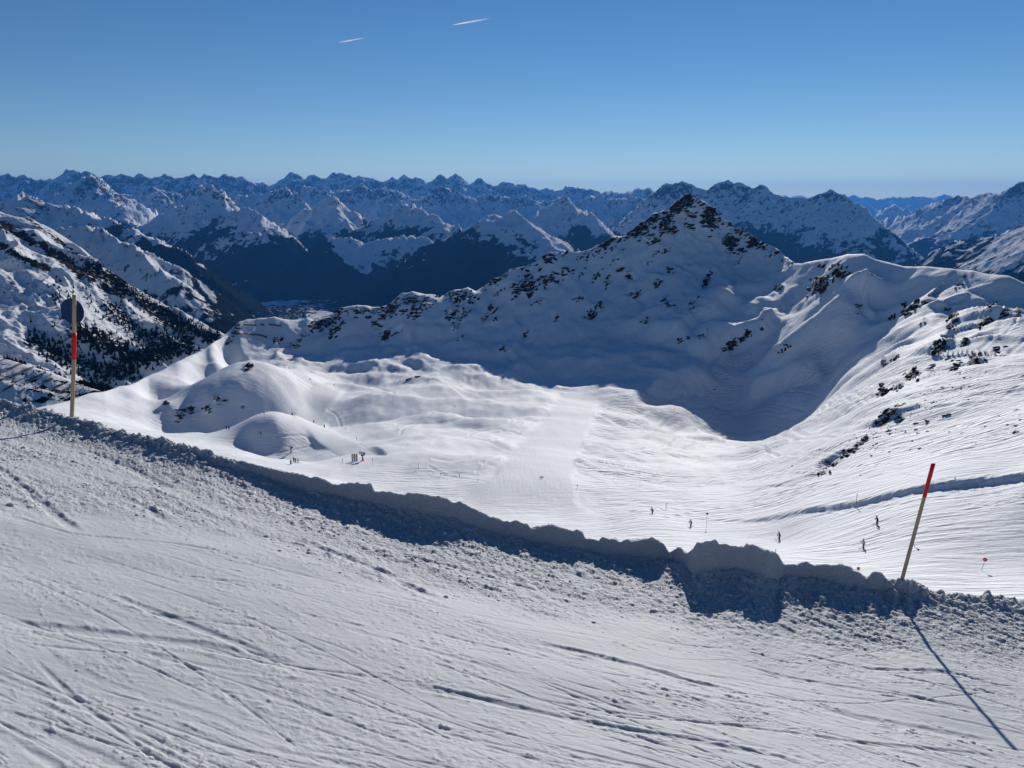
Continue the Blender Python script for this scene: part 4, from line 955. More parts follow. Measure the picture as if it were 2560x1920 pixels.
def build_rocks():
    r_ = random.Random(77); protos = rock_protos(); meshes = []
    for v, f in protos:
        me = bpy.data.meshes.new('rock'); me.from_pydata(v.tolist(), [], f.tolist()); me.materials.append(M_ROCK); meshes.append(me)
    items = []
    def put(px, py, spx, el=1.5, ang=-.5):
        p = BOWL.hit(px, py)
        if p is None: return
        s_ = spx * p.y / F * .5
        items.append((s_ / p.y, p, s_, el, ang))
    for cx, cy, rx, ry, ang, st in outcrops:
        n_ = int(4 + rx * ry / 22.0 * st)
        for k in range(n_):
            u_ = r_.gauss(0, .55) * rx; v_ = r_.gauss(0, .55) * ry; c_, s_ = math.cos(math.radians(ang)), math.sin(math.radians(ang))
            put(cx + u_ * c_ - v_ * s_, cy + u_ * s_ + v_ * c_, (min(ry * 1.3, 5 + abs(r_.gauss(0, 1)) * 7) + 2 if cx > 2030 else min(ry * 1.1, 3 + abs(r_.gauss(0, 1)) * 5) + 1.5), r_.uniform(1.0, 2.2), math.radians(ang))
    for px, y0 in zip(np.arange(780, 1980, 9), range(2000)):
        ry_ = float(np.interp(px, [p[0] for p in ridge_px], [p[1] for p in ridge_px])); den = .35 if px < 1480 else .95
        for k in range(3):
            if r_.random() < den: put(px + r_.uniform(-6, 6), ry_ + abs(r_.gauss(0, 1)) * (7 if px < 1480 else 14) + 2, 3 + abs(r_.gauss(0, 1)) * 4.0, r_.uniform(1, 2), -.5)
    for px, py, w_ in boulders_px: put(px, py, w_ * 1.6, r_.uniform(1.1, 1.7), 0)
    for k in range(120):
        px = r_.gauss(2240, 90); py = 1050 - (px - 2240) * .55 + r_.gauss(0, 22); put(px, py, 2.5 + abs(r_.gauss(0, 1)) * 2.0, 1.4, -.4)
    items.sort(key=lambda i_: -i_[0])
    loose = []
    for i, (key, p, s_, el, ang) in enumerate(items):
        rz = (.75 if ang < -.1 else 0.2) + r_.gauss(0, .3); tl = (-.35 if ang < -.1 else 0) + r_.gauss(0, .2); sc_ = (s_ * min(el * 1.35, 1.9), s_ * r_.uniform(.6, .95), s_ * r_.uniform(.5, .85))
        if i < 300:
            o = bpy.data.objects.new('rock', meshes[i % len(meshes)]); o.location = p; o.scale = sc_; o.rotation_euler = (r_.gauss(0, .2), tl, rz); link(o, bowl_o)
        else: loose.append(((p.x, p.y, p.z), sc_, rz, tl))
    if loose: scatter_joined('loose_rocks', loose, protos, M_ROCK, bowl_o)['kind'] = 'stuff'
build_rocks()

# ------------------------------------------------------------------ marker poles at the edge of the piste
def marker_pole(label, pts, diam, red, disc=None, cord=None):
    root = empty('marker_pole', pts[0]); tag(root, label, 'marker pole'); inv = pts[0]
    loc = [p - inv for p in pts]
    # resample with a slight crook
    bm = bmesh.new(); n_ = 14; P_ = []
    for k in range(n_ + 1):
        f = k / n_ * (len(loc) - 1); i = min(int(f), len(loc) - 2); P_.append(loc[i].lerp(loc[i + 1], f - i))
    rr = [diam / 2 * (1.04 - .10 * k / n_) * (1 + .015 * math.sin(k * 2.3)) for k in range(n_ + 1)]
    tube(bm, P_, rr, 14); mesh_obj('shaft', bm, M_WOOD, root, True)
    a_, b_ = red; bm = bmesh.new(); q_ = []
    def at(t_):
        f = t_ * (len(loc) - 1); i = min(int(f), len(loc) - 2); return loc[i].lerp(loc[i + 1], f - i)
    tube(bm, [at(a_ + (b_ - a_) * k / 4) for k in range(5)], diam / 2 * 1.06, 14); mesh_obj('red_band', bm, M_RED, root, True)
    if disc:
        c, rad, yaw = disc; bm = bmesh.new()
        R_ = Matrix.Rotation(yaw, 4, 'Z') @ Matrix.Rotation(math.pi / 2, 4, 'X')
        r_ = bmesh.ops.create_cone(bm, cap_ends=True, segments=48, radius1=rad, radius2=rad, depth=.006)
        bmesh.ops.bevel(bm, geom=[e for e in bm.edges if e.calc_length() < rad * .3 and abs(e.verts[0].co.z - e.verts[1].co.z) < 1e-5], offset=.002, segments=2, affect='EDGES')
        bmesh.ops.transform(bm, matrix=Matrix.Translation(c - inv) @ R_, verts=bm.verts)
        d = mesh_obj('sign_disc', bm, M_BLUE, root)
        for dx_, dz_ in ((-.10, .035),):
            bm = bmesh.new(); v = R_ @ Vector((dx_, dz_, .004)); tube(bm, [c - inv + v, c - inv + v + (R_ @ Vector((0, 0, .008)))], .006, 8)
            mesh_obj('rivet', bm, M_STEEL, d)
    if cord:
        bm = bmesh.new(); tube(bm, [p - inv for p in cord], [.003] * (len(cord) - 1) + [.012], 6); mesh_obj('cord', bm, M_DARK, root, True)
    return root
yl = 11.75
marker_pole('tall wooden marker pole with one red band and a round blue sign, left edge', [pix_point(177, 1075, yl), pix_point(180, 1035, yl), pix_point(185, 898, yl - .02), pix_point(185.5, 737, yl - .05)], 9.8 * yl / F * 1.02,
            (.667, .805), (pix_point(181, 778, yl + .06), 33.0 * yl / F, math.radians(-10)))
yr = 8.35
marker_pole('leaning wooden marker pole with a bright red top at the right of the bank', [pix_point(2246, 1482, yr), pix_point(2333, 1160, yr - .05)], 9.4 * yr / F * 1.02, (.755, 1.004), None,
            [pix_point(2284, 1356, yr - .02), pix_point(2286, 1367, yr - .05), pix_point(2291, 1370, yr - .06), pix_point(2297, 1375, yr - .06)])

# ------------------------------------------------------------------ skiers and people
def skin_body(joints, bones, radii):
    me = bpy.data.meshes.new('body'); names = list(joints); ix = {n_: i for i, n_ in enumerate(names)}
    me.from_pydata([joints[n_] for n_ in names], [(ix[a_], ix[b_]) for a_, b_ in bones], [])
    o = bpy.data.objects.new('tmp_body', me); COL.objects.link(o)
    md = o.modifiers.new('skin', 'SKIN'); md.use_smooth_shade = True; md.branch_smoothing = .6
    for i, n_ in enumerate(names):
        sv = me.skin_vertices[0].data[i]; k9 = 1.5 if n_ != 'head' else 1.2; rr9 = radii[n_] if isinstance(radii[n_], tuple) else (radii[n_], radii[n_]); sv.radius = (rr9[0] * k9, rr9[1] * k9); sv.use_root = (n_ == 'pelvis')
    sb = o.modifiers.new('sub', 'SUBSURF'); sb.levels = 1; sb.render_levels = 1
    dg = bpy.context.evaluated_depsgraph_get(); dg.update()
    out = bpy.data.meshes.new_from_object(o.evaluated_get(dg)); bpy.data.objects.remove(o); return out
BONES = [('pelvis', 'spine'), ('spine', 'chest'), ('chest', 'neck'), ('neck', 'head')]
for s_ in 'lr': BONES += [('pelvis', 'hip_' + s_), ('hip_' + s_, 'knee_' + s_), ('knee_' + s_, 'ankle_' + s_), ('ankle_' + s_, 'toe_' + s_), ('chest', 'sho_' + s_), ('sho_' + s_, 'elb_' + s_), ('elb_' + s_, 'wri_' + s_), ('wri_' + s_, 'hand_' + s_)]
RAD = dict(pelvis=(.15, .13), spine=(.15, .12), chest=(.18, .14), neck=.06, head=.105)
for s_ in 'lr': RAD.update({'hip_' + s_: .11, 'knee_' + s_: .085, 'ankle_' + s_: .085, 'toe_' + s_: .055, 'sho_' + s_: .085, 'elb_' + s_: .062, 'wri_' + s_: .05, 'hand_' + s_: .055})
def pose(lean, knee, arm, stand=False):
    z0 = .94 - knee * .25; J = dict(pelvis=(-.03 - knee * .12, 0, z0), spine=(.02 + lean * .3, 0, z0 + .2), chest=(.05 + lean, 0, z0 + .40), neck=(.08 + lean * 1.25, 0, z0 + .57), head=(.12 + lean * 1.35, 0, z0 + .70))
    for s_, sg in (('l', 1), ('r', -1)):
        J['hip_' + s_] = (-.03 - knee * .12, sg * .11, z0 - .05); J['knee_' + s_] = (.06 + knee * .3 + (.10 * sg if not stand else 0), sg * .13, .50 - knee * .06); J['ankle_' + s_] = ((.09 * sg if not stand else 0), sg * .13, .12); J['toe_' + s_] = (.17 + (.09 * sg if not stand else 0), sg * .13, .08)
        J['sho_' + s_] = (.05 + lean, sg * .2, z0 + .44); J['elb_' + s_] = (.06 + lean + arm * .18, sg * .30, z0 + .20); J['wri_' + s_] = (.16 + lean + arm * .42, sg * .28, z0 + .12 + arm * .06); J['hand_' + s_] = (.23 + lean + arm * .46, sg * .27, z0 + .13 + arm * .06)
    return J
def person(px, py, label, jacket, pants, helmet, pz, heading, sheet=None, skis=True, height=1.0, group=None, name='skier', depth=None):
    p = (sheet or BOWL).hit(px, py)
    root = empty(name, p, heading); root.scale = (height * 1.08,) * 3; tag(root, label, 'skier' if name == 'skier' else 'person', group)
    J = pose(*pz[:3], stand=pz[3]); me = skin_body(J, BONES, RAD); z0 = J['pelvis'][2]
    for m_ in (jacket, pants, M_SKIN, M_DARK): me.materials.append(m_)
    hd = Vector(J['head'])
    for f in me.polygons:
        c = f.center; k = 0
        if c.z < z0 - .02 and abs(c.y) < .27 and not (c.x > .2 + pz[0]): k = 1
        if c.z < .20: k = 3
        if (c - hd).length < .13 and c.x > hd.x + .03: k = 2
        for s_ in 'lr':
            if (c - Vector(J['hand_' + s_])).length < .085: k = 3
        f.material_index = k
    body = link(bpy.data.objects.new('body', me), root)
    bm = bmesh.new(); bmesh.ops.create_uvsphere(bm, u_segments=14, v_segments=9, radius=.135)
    for v in bm.verts: v.co.z = max(v.co.z, -.06); v.co.x *= 1.12; v.co += hd + Vector((-.015, 0, .035))
    mesh_obj('helmet', bm, helmet, root, True)
    if skis:
        for s_, sg in (('l', 1), ('r', -1)):
            fx = J['ankle_' + s_][0] + .05; bm = bmesh.new()
            pr = [(-.80, .0), (-.4, 0), (.0, 0), (.5, 0), (.72, .02), (.82, .08), (.86, .13)]
            up = []; lo = []
            for x_, z_ in pr:
                w_ = .038 + .012 * abs(x_); up.append([bm.verts.new((fx + x_, sg * .13 + q_ * w_, z_ + .035)) for q_ in (-1, 1)]); lo.append([bm.verts.new((fx + x_, sg * .13 + q_ * w_, z_ + .015)) for q_ in (-1, 1)])
            for i in range(len(pr) - 1):
                bm.faces.new((up[i][0], up[i][1], up[i + 1][1], up[i + 1][0])); bm.faces.new((lo[i][1], lo[i][0], lo[i + 1][0], lo[i + 1][1]))
                for q_ in (0, 1): bm.faces.new((up[i][q_], up[i + 1][q_], lo[i + 1][q_], lo[i][q_]))
            bm.faces.new((up[0][0], lo[0][0], lo[0][1], up[0][1])); bm.faces.new((up[-1][1], lo[-1][1], lo[-1][0], up[-1][0]))
            mesh_obj('ski', bm, M_DARK, root)
            h = Vector(J['hand_' + s_]); bm = bmesh.new(); tip = Vector((h.x - .75, sg * .42, .10)) if not pz[3] else Vector((h.x + .05, sg * .36, .02))
            tube(bm, [h + Vector((.03, 0, .1)), h, tip], [.014, .012, .008], 6); mesh_obj('ski_pole', bm, M_STEEL, root)
    return root
LFT = math.pi
person(1632, 1284, 'skier in black jacket and navy trousers, farthest left of the skiers on the lower piste', M_BLACK, M_NAVY, M_BLACK, (.16, .55, .6, False), LFT + .2)
person(1728, 1316, 'dark skier gliding just left of the round black marker sign', M_BLACK, M_BLACK, M_STEEL, (.06, .35, .75, False), LFT)
person(1949, 1349, 'skier in black with a dark red helmet above the tall snow block', M_BLACK, M_BLACK, M_MAROON, (.09, .35, .6, False), LFT - .1)
person(2159, 1371, 'skier in pale grey jacket and teal trousers near the yellow sign', M_LIGHT, M_TEAL, M_LIGHT, (.05, .3, .6, False), LFT)
person(2193, 1312, 'skier dressed all in black below the shaded snow bank at right', M_BLACK, M_BLACK, M_BLACK, (.10, .25, .3, False), LFT - .15)
GP = 'people standing together on the lower piste'
person(727, 1161, 'person in dark clothes standing in front of the small group, nearest the bank', M_BLACK, M_BLACK, M_BLACK, (.02, .05, .1, True), 1.2, None, True, 1.0, GP, 'person')
person(735, 1155, 'person in black at the left rear of the small standing group', M_BLACK, M_NAVY, M_BLACK, (.02, .05, .2, True), 2.2, None, True, 1.03, GP, 'person')
person(740, 1157, 'person in black in the middle of the small standing group', M_BLACK, M_BLACK, M_DARK, (.04, .08, .3, True), 2.8, None, True, 1.0, GP, 'person')
person(745, 1158, 'person in navy at the right end of the small standing group', M_NAVY, M_BLACK, M_STEEL, (.02, .05, .1, True), .5, None, True, .98, GP, 'person')
person(785, 1058, 'tiny dark skier on the narrow groomed run, the upper left of two', M_BLACK, M_BLACK, M_BLACK, (.05, .2, .3, False), -1.8)
person(811, 1069, 'tiny dark skier on the narrow groomed run, the lower right of two', M_BLACK, M_BLACK, M_BLACK, (.05, .2, .3, False), -1.4)
person(836, 964, 'distant skier in black at the top of the narrow groomed run', M_BLACK, M_BLACK, M_BLACK, (.08, .3, .4, False), 3.6)
person(1000, 952, 'distant lone figure on the crest beside dark rocks in the middle of the bowl', M_BLACK, M_BLACK, M_BLACK, (.0, .0, .1, True), 1.0, None, False, 1.0, None, 'person')
person(567, 1073, 'left one of two tiny figures under the shaded knoll', M_BLACK, M_BLACK, M_BLACK, (.05, .1, .2, True), 2.5)
person(573, 1073, 'right one of two tiny figures under the shaded knoll', M_BLACK, M_NAVY, M_BLACK, (.05, .1, .2, True), 2.0)

# ------------------------------------------------------------------ snow guns, padded posts
def snow_gun(px, py, label, tall, rz, red=True):
    p = BOWL.hit(px, py); root = empty('snow_gun', p, rz); tag(root, label, 'snow gun', 'snow guns beside the piste'); k = tall / 3.8; root.scale = (k,) * 3
    bm = bmesh.new(); tube(bm, [(0, 0, -.3), (0, 0, 1.3)], [.34, .30], 14); mesh_obj('base', bm, M_RED if red else M_WHITE, root, True)
    bm = bmesh.new(); box(bm, (0, 0, .06), 1.1, .9, .14, None, .03); mesh_obj('foot_plate', bm, M_RED if red else M_STEEL, root)
    bm = bmesh.new(); tube(bm, [(0, 0, 1.3), (0, 0, 2.0)], [.22, .40], 12); mesh_obj('mast', bm, M_WHITE, root, True)
    bm = bmesh.new(); box(bm, (.1, 0, 2.25), 1.0, .7, .45, None, .05); mesh_obj('pump_housing', bm, M_DARK, root)
    b = bm = bmesh.new(); ax = Vector((1, 0, .22)).normalized(); c = Vector((.1, 0, 3.0))
    tube(bm, [c - ax * .95, c - ax * .8, c + ax * .7, c + ax * .95], [.62, .52, .50, .56], 18); barrel = mesh_obj('barrel', bm, M_WHITE, root, True)
    bm = bmesh.new(); tube(bm, [c + ax * .90, c + ax * 1.02], [.585, .585], 18); mesh_obj('nozzle_ring', bm, M_DARK, barrel, True)
    bm = bmesh.new(); tube(bm, [c - ax * 1.02, c - ax * .9], [.64, .64], 18); mesh_obj('fan_guard', bm, M_DARK, barrel, True)
    for sg in (-1, 1):
        bm = bmesh.new(); tube(bm, [(0, sg * .35, 2.0), (.05, sg * .6, 2.5), (.1, sg * .6, 3.0)], .06, 8); mesh_obj('fork_arm', bm, M_DARK, root)
snow_gun(907, 1152, 'white snow gun on a red base beside the three padded posts', 3.9, 2.9)
snow_gun(728, 1130, 'white snow gun on a red base below the round shaded knoll', 3.3, 2.6)
snow_gun(651, 1092, 'snow gun standing in the shadow on the round knoll', 3.0, -.6, False)
def padded_post(px, label):
    p = BOWL.hit(px, 1153); root = empty('padded_post', p); tag(root, label, 'padded post', 'padded posts by the snow gun')
    bm = bmesh.new(); tube(bm, [(0, 0, -.3), (0, 0, .1), (0, 0, 2.2)], [.33, .36, .36], 14); mesh_obj('padding', bm, M_PAD, root, True)
    bm = bmesh.new(); tube(bm, [(0, 0, 2.2), (0, 0, 2.85)], [.37, .37], 14); mesh_obj('yellow_collar', bm, M_YEL, root, True)
    bm = bmesh.new(); tube(bm, [(0, 0, 2.85), (0, 0, 2.93)], [.30, .12], 14); mesh_obj('cap', bm, M_DARK, root, True)
    bm = bmesh.new(); box(bm, (0, -.375, 2.5), .22, .02, .3); mesh_obj('black_mark', bm, M_DARK, root)
padded_post(881.5, 'left padded post of three with a yellow top'); padded_post(886.8, 'middle padded post of three with a yellow top'); padded_post(892.0, 'right padded post of three, nearest the snow gun')
p = BOWL.hit(697 + 34, 1038)
root = empty('hydrant_box', p); tag(root, 'pale grey hydrant box with a thin mast left of the groomed run', 'hydrant box')
bm = bmesh.new(); box(bm, (0, 0, .9), 1.2, 1.0, 2.0, None, .06); mesh_obj('housing', bm, M_PAD, root)
bm = bmesh.new(); box(bm, (0, 0, 1.98), 1.4, 1.2, .16, None, .04); mesh_obj('lid', bm, M_WHITE, root)
bm = bmesh.new(); tube(bm, [(-.5, .3, 0), (-.5, .3, 5.0)], .07, 8); mesh_obj('mast', bm, M_STEEL, root)

# ------------------------------------------------------------------ signs and thin marker sticks
def disc_sign(px, pyb, pyt, dpx, label, face, name='marker_sign', group='round marker signs in the bowl', rim=None, lean=0.0, diamond=False):
    p = BOWL.hit(px, pyb); h = (pyb - pyt) * p.y / F / CP; r_ = dpx * p.y / F / 2
    yaw = math.atan2(-p.x, p.y); root = empty(name, p, yaw); root.rotation_euler = (0, lean, yaw); tag(root, label, 'sign', group)
    bm = bmesh.new(); tube(bm, [(0, 0, -.4), (0, 0, h)], max(.03, .35 * p.y / F), 8); mesh_obj('post', bm, M_STEEL, root)
    bm = bmesh.new(); bmesh.ops.create_cone(bm, cap_ends=True, segments=4 if diamond else 24, radius1=r_, radius2=r_, depth=.03)
    bmesh.ops.transform(bm, matrix=Matrix.Translation((0, -.05, h)) @ Matrix.Rotation(math.pi / 2, 4, 'X'), verts=bm.verts); d = mesh_obj('disc', bm, rim or face, root)
    if rim:
        bm = bmesh.new(); bmesh.ops.create_cone(bm, cap_ends=True, segments=24, radius1=r_ * .7, radius2=r_ * .7, depth=.03)
        bmesh.ops.transform(bm, matrix=Matrix.Translation((0, -.064, h)) @ Matrix.Rotation(math.pi / 2, 4, 'X'), verts=bm.verts); mesh_obj('face', bm, face, d)
    return root, h, r_
disc_sign(1766, 1317, 1280, 6.0, 'round black marker sign on a thin post between the skiers', M_DARK)
rt, h, r_ = disc_sign(2454, 1426, 1393, 10.6, 'round red no-entry sign with a pale arrow on a leaning post', M_MAROON, 'no_entry_sign', None, M_RED, .12)
ar = bpy.data.meshes.new('arrow')
ar.from_pydata([(-.5 * r_, -.09, h - .35 * r_), (-.05 * r_, -.09, h - .45 * r_), (-.14 * r_, -.09, h - .22 * r_), (.5 * r_, -.09, h + .25 * r_), (.36 * r_, -.09, h + .42 * r_), (-.27 * r_, -.09, h - .05 * r_), (-.40 * r_, -.09, h + .14 * r_)], [], [(0, 1, 2, 3, 4, 5, 6)])
ar.materials.append(M_WHITE); link(bpy.data.objects.new('arrow', ar), rt)
disc_sign(932, 1163, 1147, 3.6, 'small dark diamond sign right of the snow gun', M_DARK, diamond=True)
disc_sign(892, 1104, 1095, 2.4, 'tiny marker sign beside the lower end of the groomed run', M_DARK)
disc_sign(1102, 1191, 1184, 3.0, 'leftmost of three tiny dark markers at the foot of the bowl', M_DARK)
disc_sign(1149, 1195, 1186, 3.2, 'middle one of three tiny dark markers at the foot of the bowl', M_DARK)
disc_sign(1195, 1204, 1199, 2.6, 'rightmost of three tiny dark markers at the foot of the bowl', M_DARK)
disc_sign(1443, 1220, 1213, 3.0, 'tiny dark marker at the lower right corner of the wide groomed lane', M_DARK)
disc_sign(2386, 1208, 1194, 3.6, 'small dark marker standing on top of the shaded bank at right', M_DARK)
disc_sign(1706, 995, 985, 3.0, 'small dark post marker at the edge of the great shadow', M_DARK)
disc_sign(661, 1044, 1031, 3.0, 'small dark marker on the slope left of the groomed run', M_DARK)
def stick(px, pyb, pyt, label, mat, wpx=1.2, lean=0.0):
    p = BOWL.hit(px, pyb); h = (pyb - pyt) * p.y / F / CP; w_ = max(.025, wpx * p.y / F / 2)
    root = empty('marker_stick', p); root.rotation_euler = (0, lean, 0); tag(root, label, 'marker stick', 'thin marker sticks')
    bm = bmesh.new(); tube(bm, [(0, 0, -.5), (0, 0, h)], w_, 8); mesh_obj('shaft', bm, mat, root)
    bm = bmesh.new(); tube(bm, [(0, 0, h * .82), (0, 0, h * 1.01)], w_ * 1.12, 8); mesh_obj('tip', bm, M_DARK if mat is not M_ORANGE else M_RED, root)
stick(1665, 1274, 1256, 'thin grey stick beside the leftmost skier', M_STEEL)
stick(2140, 1262, 1232, 'tall thin stick on the shaded bank at right', M_STEEL, 1.4)
stick(1046, 1171, 1158, 'thin stick on the open snow right of the snow gun', M_STEEL)
stick(1938, 1392, 1369, 'short orange stick just above the tall snow block', M_ORANGE, 2.0)
stick(857, 1158, 1146, 'thin stick left of the three padded posts', M_STEEL)
p = BOWL.hit(2145, 1431); yaw = math.atan2(-p.x, p.y); k_ = p.y / F
root = empty('warning_sign', p, yaw); tag(root, 'small yellow warning sign with a black mark at the bank edge', 'sign')
bm = bmesh.new(); tube(bm, [(0, 0, -.5), (0, 0, 13 * k_)], .03, 8); mesh_obj('post', bm, M_STEEL, root)
bm = bmesh.new(); box(bm, (0, -.05, 12 * k_), 8 * k_, .03, 10 * k_, None, .005); pl = mesh_obj('board', bm, M_YEL, root)
me = bpy.data.meshes.new('symbol'); q_ = 8 * k_; zc = 12 * k_
me.from_pydata([(-.28 * q_, -.075, zc - .35 * q_), (-.16 * q_, -.075, zc - .35 * q_), (-.02 * q_, -.075, zc + .02 * q_), (.14 * q_, -.075, zc - .35 * q_), (.28 * q_, -.075, zc - .35 * q_), (.12 * q_, -.075, zc + .1 * q_), (.26 * q_, -.075, zc + .32 * q_), (.05 * q_, -.075, zc + .38 * q_), (-.2 * q_, -.075, zc + .25 * q_), (-.26 * q_, -.075, zc + .0 * q_)], [], [tuple(range(10))])
me.materials.append(M_DARK); link(bpy.data.objects.new('symbol', me), pl)
p = BOWL.hit(1354, 1196); k_ = p.y / F
root = empty('orange_board', p); tag(root, 'small orange board across the foot of the wide groomed lane', 'board')
bm = bmesh.new(); box(bm, (0, 0, .45), 9 * k_, .06, 3.5 * k_, None, .01); mesh_obj('panel', bm, M_ORANGE, root)
for sg in (-1, 1):
    bm = bmesh.new(); tube(bm, [(sg * 4 * k_, .08, -.4), (sg * 4 * k_, .08, .8)], .04, 8); mesh_obj('leg', bm, M_STEEL, root)

# ------------------------------------------------------------------ avalanche fences
def fence(sheet, pts, label, h, group):
    P_ = []
    for a_, b_ in zip(pts[:-1], pts[1:]):
        n_ = max(2, int(math.hypot(b_[0] - a_[0], b_[1] - a_[1]) / 2.5))
        for k in range(n_): P_.append((a_[0] + (b_[0] - a_[0]) * k / n_, a_[1] + (b_[1] - a_[1]) * k / n_))
    P_.append(pts[-1]); W = [sheet.hit(*q_) for q_ in P_]; W = [v for v in W if v is not None]
    W2 = [W[0]]
    for v in W[1:]:
        if abs(v.y - W2[-1].y) < 60: W2.append(v)
    W = W2
    if len(W) < 2: return
    root = empty('avalanche_fence', W[0]); tag(root, label, 'fence', group)
    L = [v - W[0] for v in W]
    for r_ in (.22, .5, .78, 1.0):
        bm = bmesh.new(); tube(bm, [v + Vector((0, -.25 * r_ * h, r_ * h)) for v in L], h * .085, 6); mesh_obj('rail', bm, M_TWOOD, root)
    for i in range(0, len(L), 1):
        bm = bmesh.new(); tube(bm, [L[i] + Vector((0, .1, -.5)), L[i] + Vector((0, -.25 * h, h * 1.08))], h * .07, 6); mesh_obj('post', bm, M_TWOOD, root)
GK = 'avalanche fences on the snowy knoll'
for pts, lb in [([(585, 816), (601, 815)], 'shortest upper avalanche fence at the left end of the knoll'), ([(608, 814.5), (641, 816)], 'long upper avalanche fence near the middle of the knoll'), ([(651, 814), (661, 814.5)], 'very short upper avalanche fence right of the middle of the knoll'),
                ([(673, 813.5), (704, 817)], 'upper avalanche fence at the right end of the knoll'), ([(580, 834), (589, 837), (618, 838), (640, 839), (654, 841), (668, 846)], 'long lower curved avalanche fence across the knoll')]:
    fence(BOWL, pts, lb, 2.0, GK)
GH = 'avalanche fences on the left hill'
for i, pts in enumerate([[(0, 929), (26, 924), (56, 910)], [(0, 953), (20, 945), (40, 939), (58, 930), (85, 920)], [(64, 956), (88, 946), (116, 933)], [(104, 961), (132, 949)], [(132, 974), (169, 957)], [(7, 980), (35, 964)], [(48, 985), (64, 974)], [(148, 984), (175, 972)]]):
    lb = ['topmost dark fence at the left edge of the left hill', 'longest dark fence rising across the left hill', 'dark fence in the upper middle of the left hill', 'short dark fence left of the marker pole on the left hill', 'dark fence directly behind the left marker pole on the hill',
          'low dark fence nearest the left picture edge', 'shortest low dark fence on the left hill', 'lowest dark fence by the foot of the left marker pole'][i]
    fence(HILL, pts, lb, 2.2, GH)

